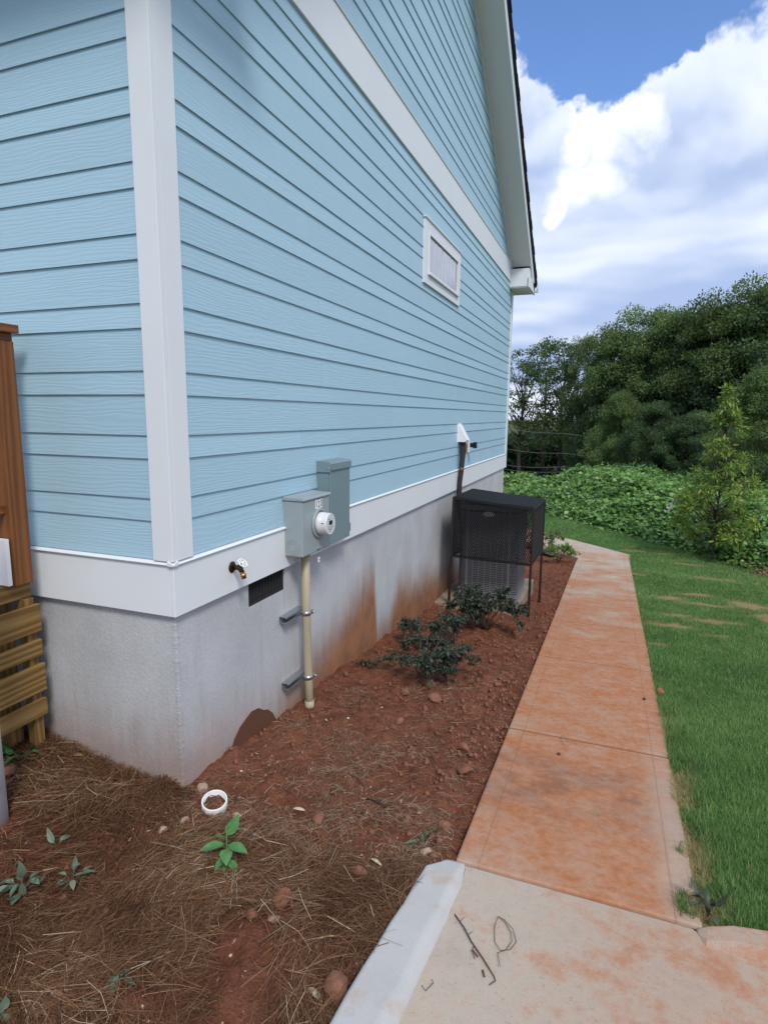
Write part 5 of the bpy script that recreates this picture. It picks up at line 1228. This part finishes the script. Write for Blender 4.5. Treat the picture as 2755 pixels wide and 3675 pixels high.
kinds = {
 'oakA': (tree_meshes('oakA', 8.5, 3.0, 230, 76000, .10, 'oak_leaf', 61, 'wall', .1, .42, limbs=18), 8.5),
 'oakB': (tree_meshes('oakB', 8.5, 2.9, 220, 76000, .10, 'dark_leaf', 62, 'wall', .1, .5, limbs=18), 8.5),
 'oakC': (tree_meshes('oakC', 9.0, 3.1, 210, 72000, .10, 'oak_leaf', 63, 'oak', .16, .5, limbs=20), 9.0),
 'thin': (tree_meshes('thin', 9.0, 2.0, 110, 7500, .13, 'oak_leaf', 64, 'tall', .26, .36, .13, 44, .9), 9.0),
 'slim': (tree_meshes('slim', 9.0, 1.5, 80, 4500, .13, 'dark_leaf', 65, 'tall', .34, .5, .10, 30, .9), 9.0)}
used = set()
TREES = [ # u, v of the top, distance, kind, width factor, label
 (1132, 742, 30, 'thin', 1.0, 'airy tall tree with sky showing through, nearest the house corner'),
 (1186, 735, 33, 'slim', 1.05, 'thin dark tree just right of the tree nearest the house corner'),
 (1222, 728, 30, 'thin', 1.0, 'pale-topped airy tree, third from the house corner'),
 (1274, 724, 29, 'oakC', .44, 'narrow leafy tree at the left end of the dense trees'),
 (1318, 722, 28, 'oakA', .56, 'dense green tree, second in the solid tree line from the left'),
 (1362, 706, 27, 'oakB', .74, 'darker green tree, third in the solid tree line'),
 (1408, 668, 27, 'oakC', .78, 'tallest light-topped tree in the middle of the tree line'),
 (1468, 676, 25, 'oakA', .72, 'round-topped green tree right of the light-topped one'),
 (1518, 668, 26, 'oakB', .80, 'dark dense tree behind the young sapling, left side'),
 (1580, 645, 24, 'oakB', .82, 'dark dense tree rising directly behind the sapling'),
 (1640, 612, 24, 'oakC', .86, 'tall dark tree at the right edge of the picture'),
 (1712, 590, 23, 'oakB', .9, 'large dark tree cut off by the right edge of the picture'),
 (1655, 800, 17.5, 'oakA', .80, 'lower lighter green tree at right edge beside the sapling'),
 (1345, 850, 23, 'oakA', .70, 'low bushy tree in front of the tree line, left'),
 (1420, 860, 21.5, 'oakB', .80, 'low dark bushy tree in front of the tree line, centre'),
 (1510, 880, 20.5, 'oakB', .75, 'low dark bushy tree just left of the sapling')]
for i, (u, v, y, kd, wf, lab) in enumerate(TREES):
    p = at(u, v, y); zb_ = float(zfar(np.array(p.x), np.array(p.y))); ms, H = kinds[kd]; k_ = (p.z-zb_)/H
    place(ms, 'tree', (p.x, p.y, zb_), i*1.7, (max(k_*wf*1.15, .42), k_), lab, 'trees beyond the vine bank', kd not in used); used.add(kd)
far = []
rr = np.random.default_rng(77); n = 42000; x = rr.uniform(-12, 16, n); y = rr.uniform(34, 40, n); z = -3.2+rr.random(n)**1.2*(1.9+1.6*fbm(x*.45, y*.1, 151)+1.5*sstep(x, 2, 8))
P = np.stack([x, y, z], -1); V, F, t = cards(P, norm(rr.normal(size=(n, 3))), norm(rr.normal(0, .6, (n, 3))+[0, -.3, .8]), rr.uniform(.25, .5, n), rr.uniform(.18, .35, n), np.clip(rr.normal(.25, .15, n), 0, 1))
tag(np_mesh('far_woods', V, F, M['dark_leaf'], attrs={'tone': t}), 'dark low undergrowth far behind the trees', 'undergrowth', kind='stuff')
# young oak in front of the vines
sap = tree_meshes('sapling', 3.35, 1.12, 170, 8500, .085, 'sapling_leaf', 68, 'cone', .12, .56, .026, 140)
place(sap, 'sapling', (3.72, 10.75, -2.02), .6, (1, 1), 'young yellow-green sapling standing alone in front of the vines', None, True, 'sapling')
# overhead wires behind the thin trees
for (va, vb), lab in zip([((920, 934), (925, 940)), ((966, 977), (975, 983)), ((1003, 1006), (1006, 1010)), ((1012, 1017), (1017, 1020))], ['topmost of four utility wires crossing behind house corner', 'second utility wire from the top beyond house corner', 'third utility wire from the top beyond house corner', 'lowest of four utility wires beyond the house corner']):
    A, B = at(1060, va[0]-4, 27), at(1215, va[1]+2, 26); pts = [A.lerp(B, k_/12)-Vector((0, 0, .12*sin(pi*k_/12))) for k_ in range(13)]
    ext = (B-A).normalized(); pts = [A-ext*5+Vector((0, 0, .1))]+pts+[B+ext*6]
    tag(MB().tube(pts, .0045, 5).build('utility_wire', M['wire']), lab, 'wire', 'utility wires')
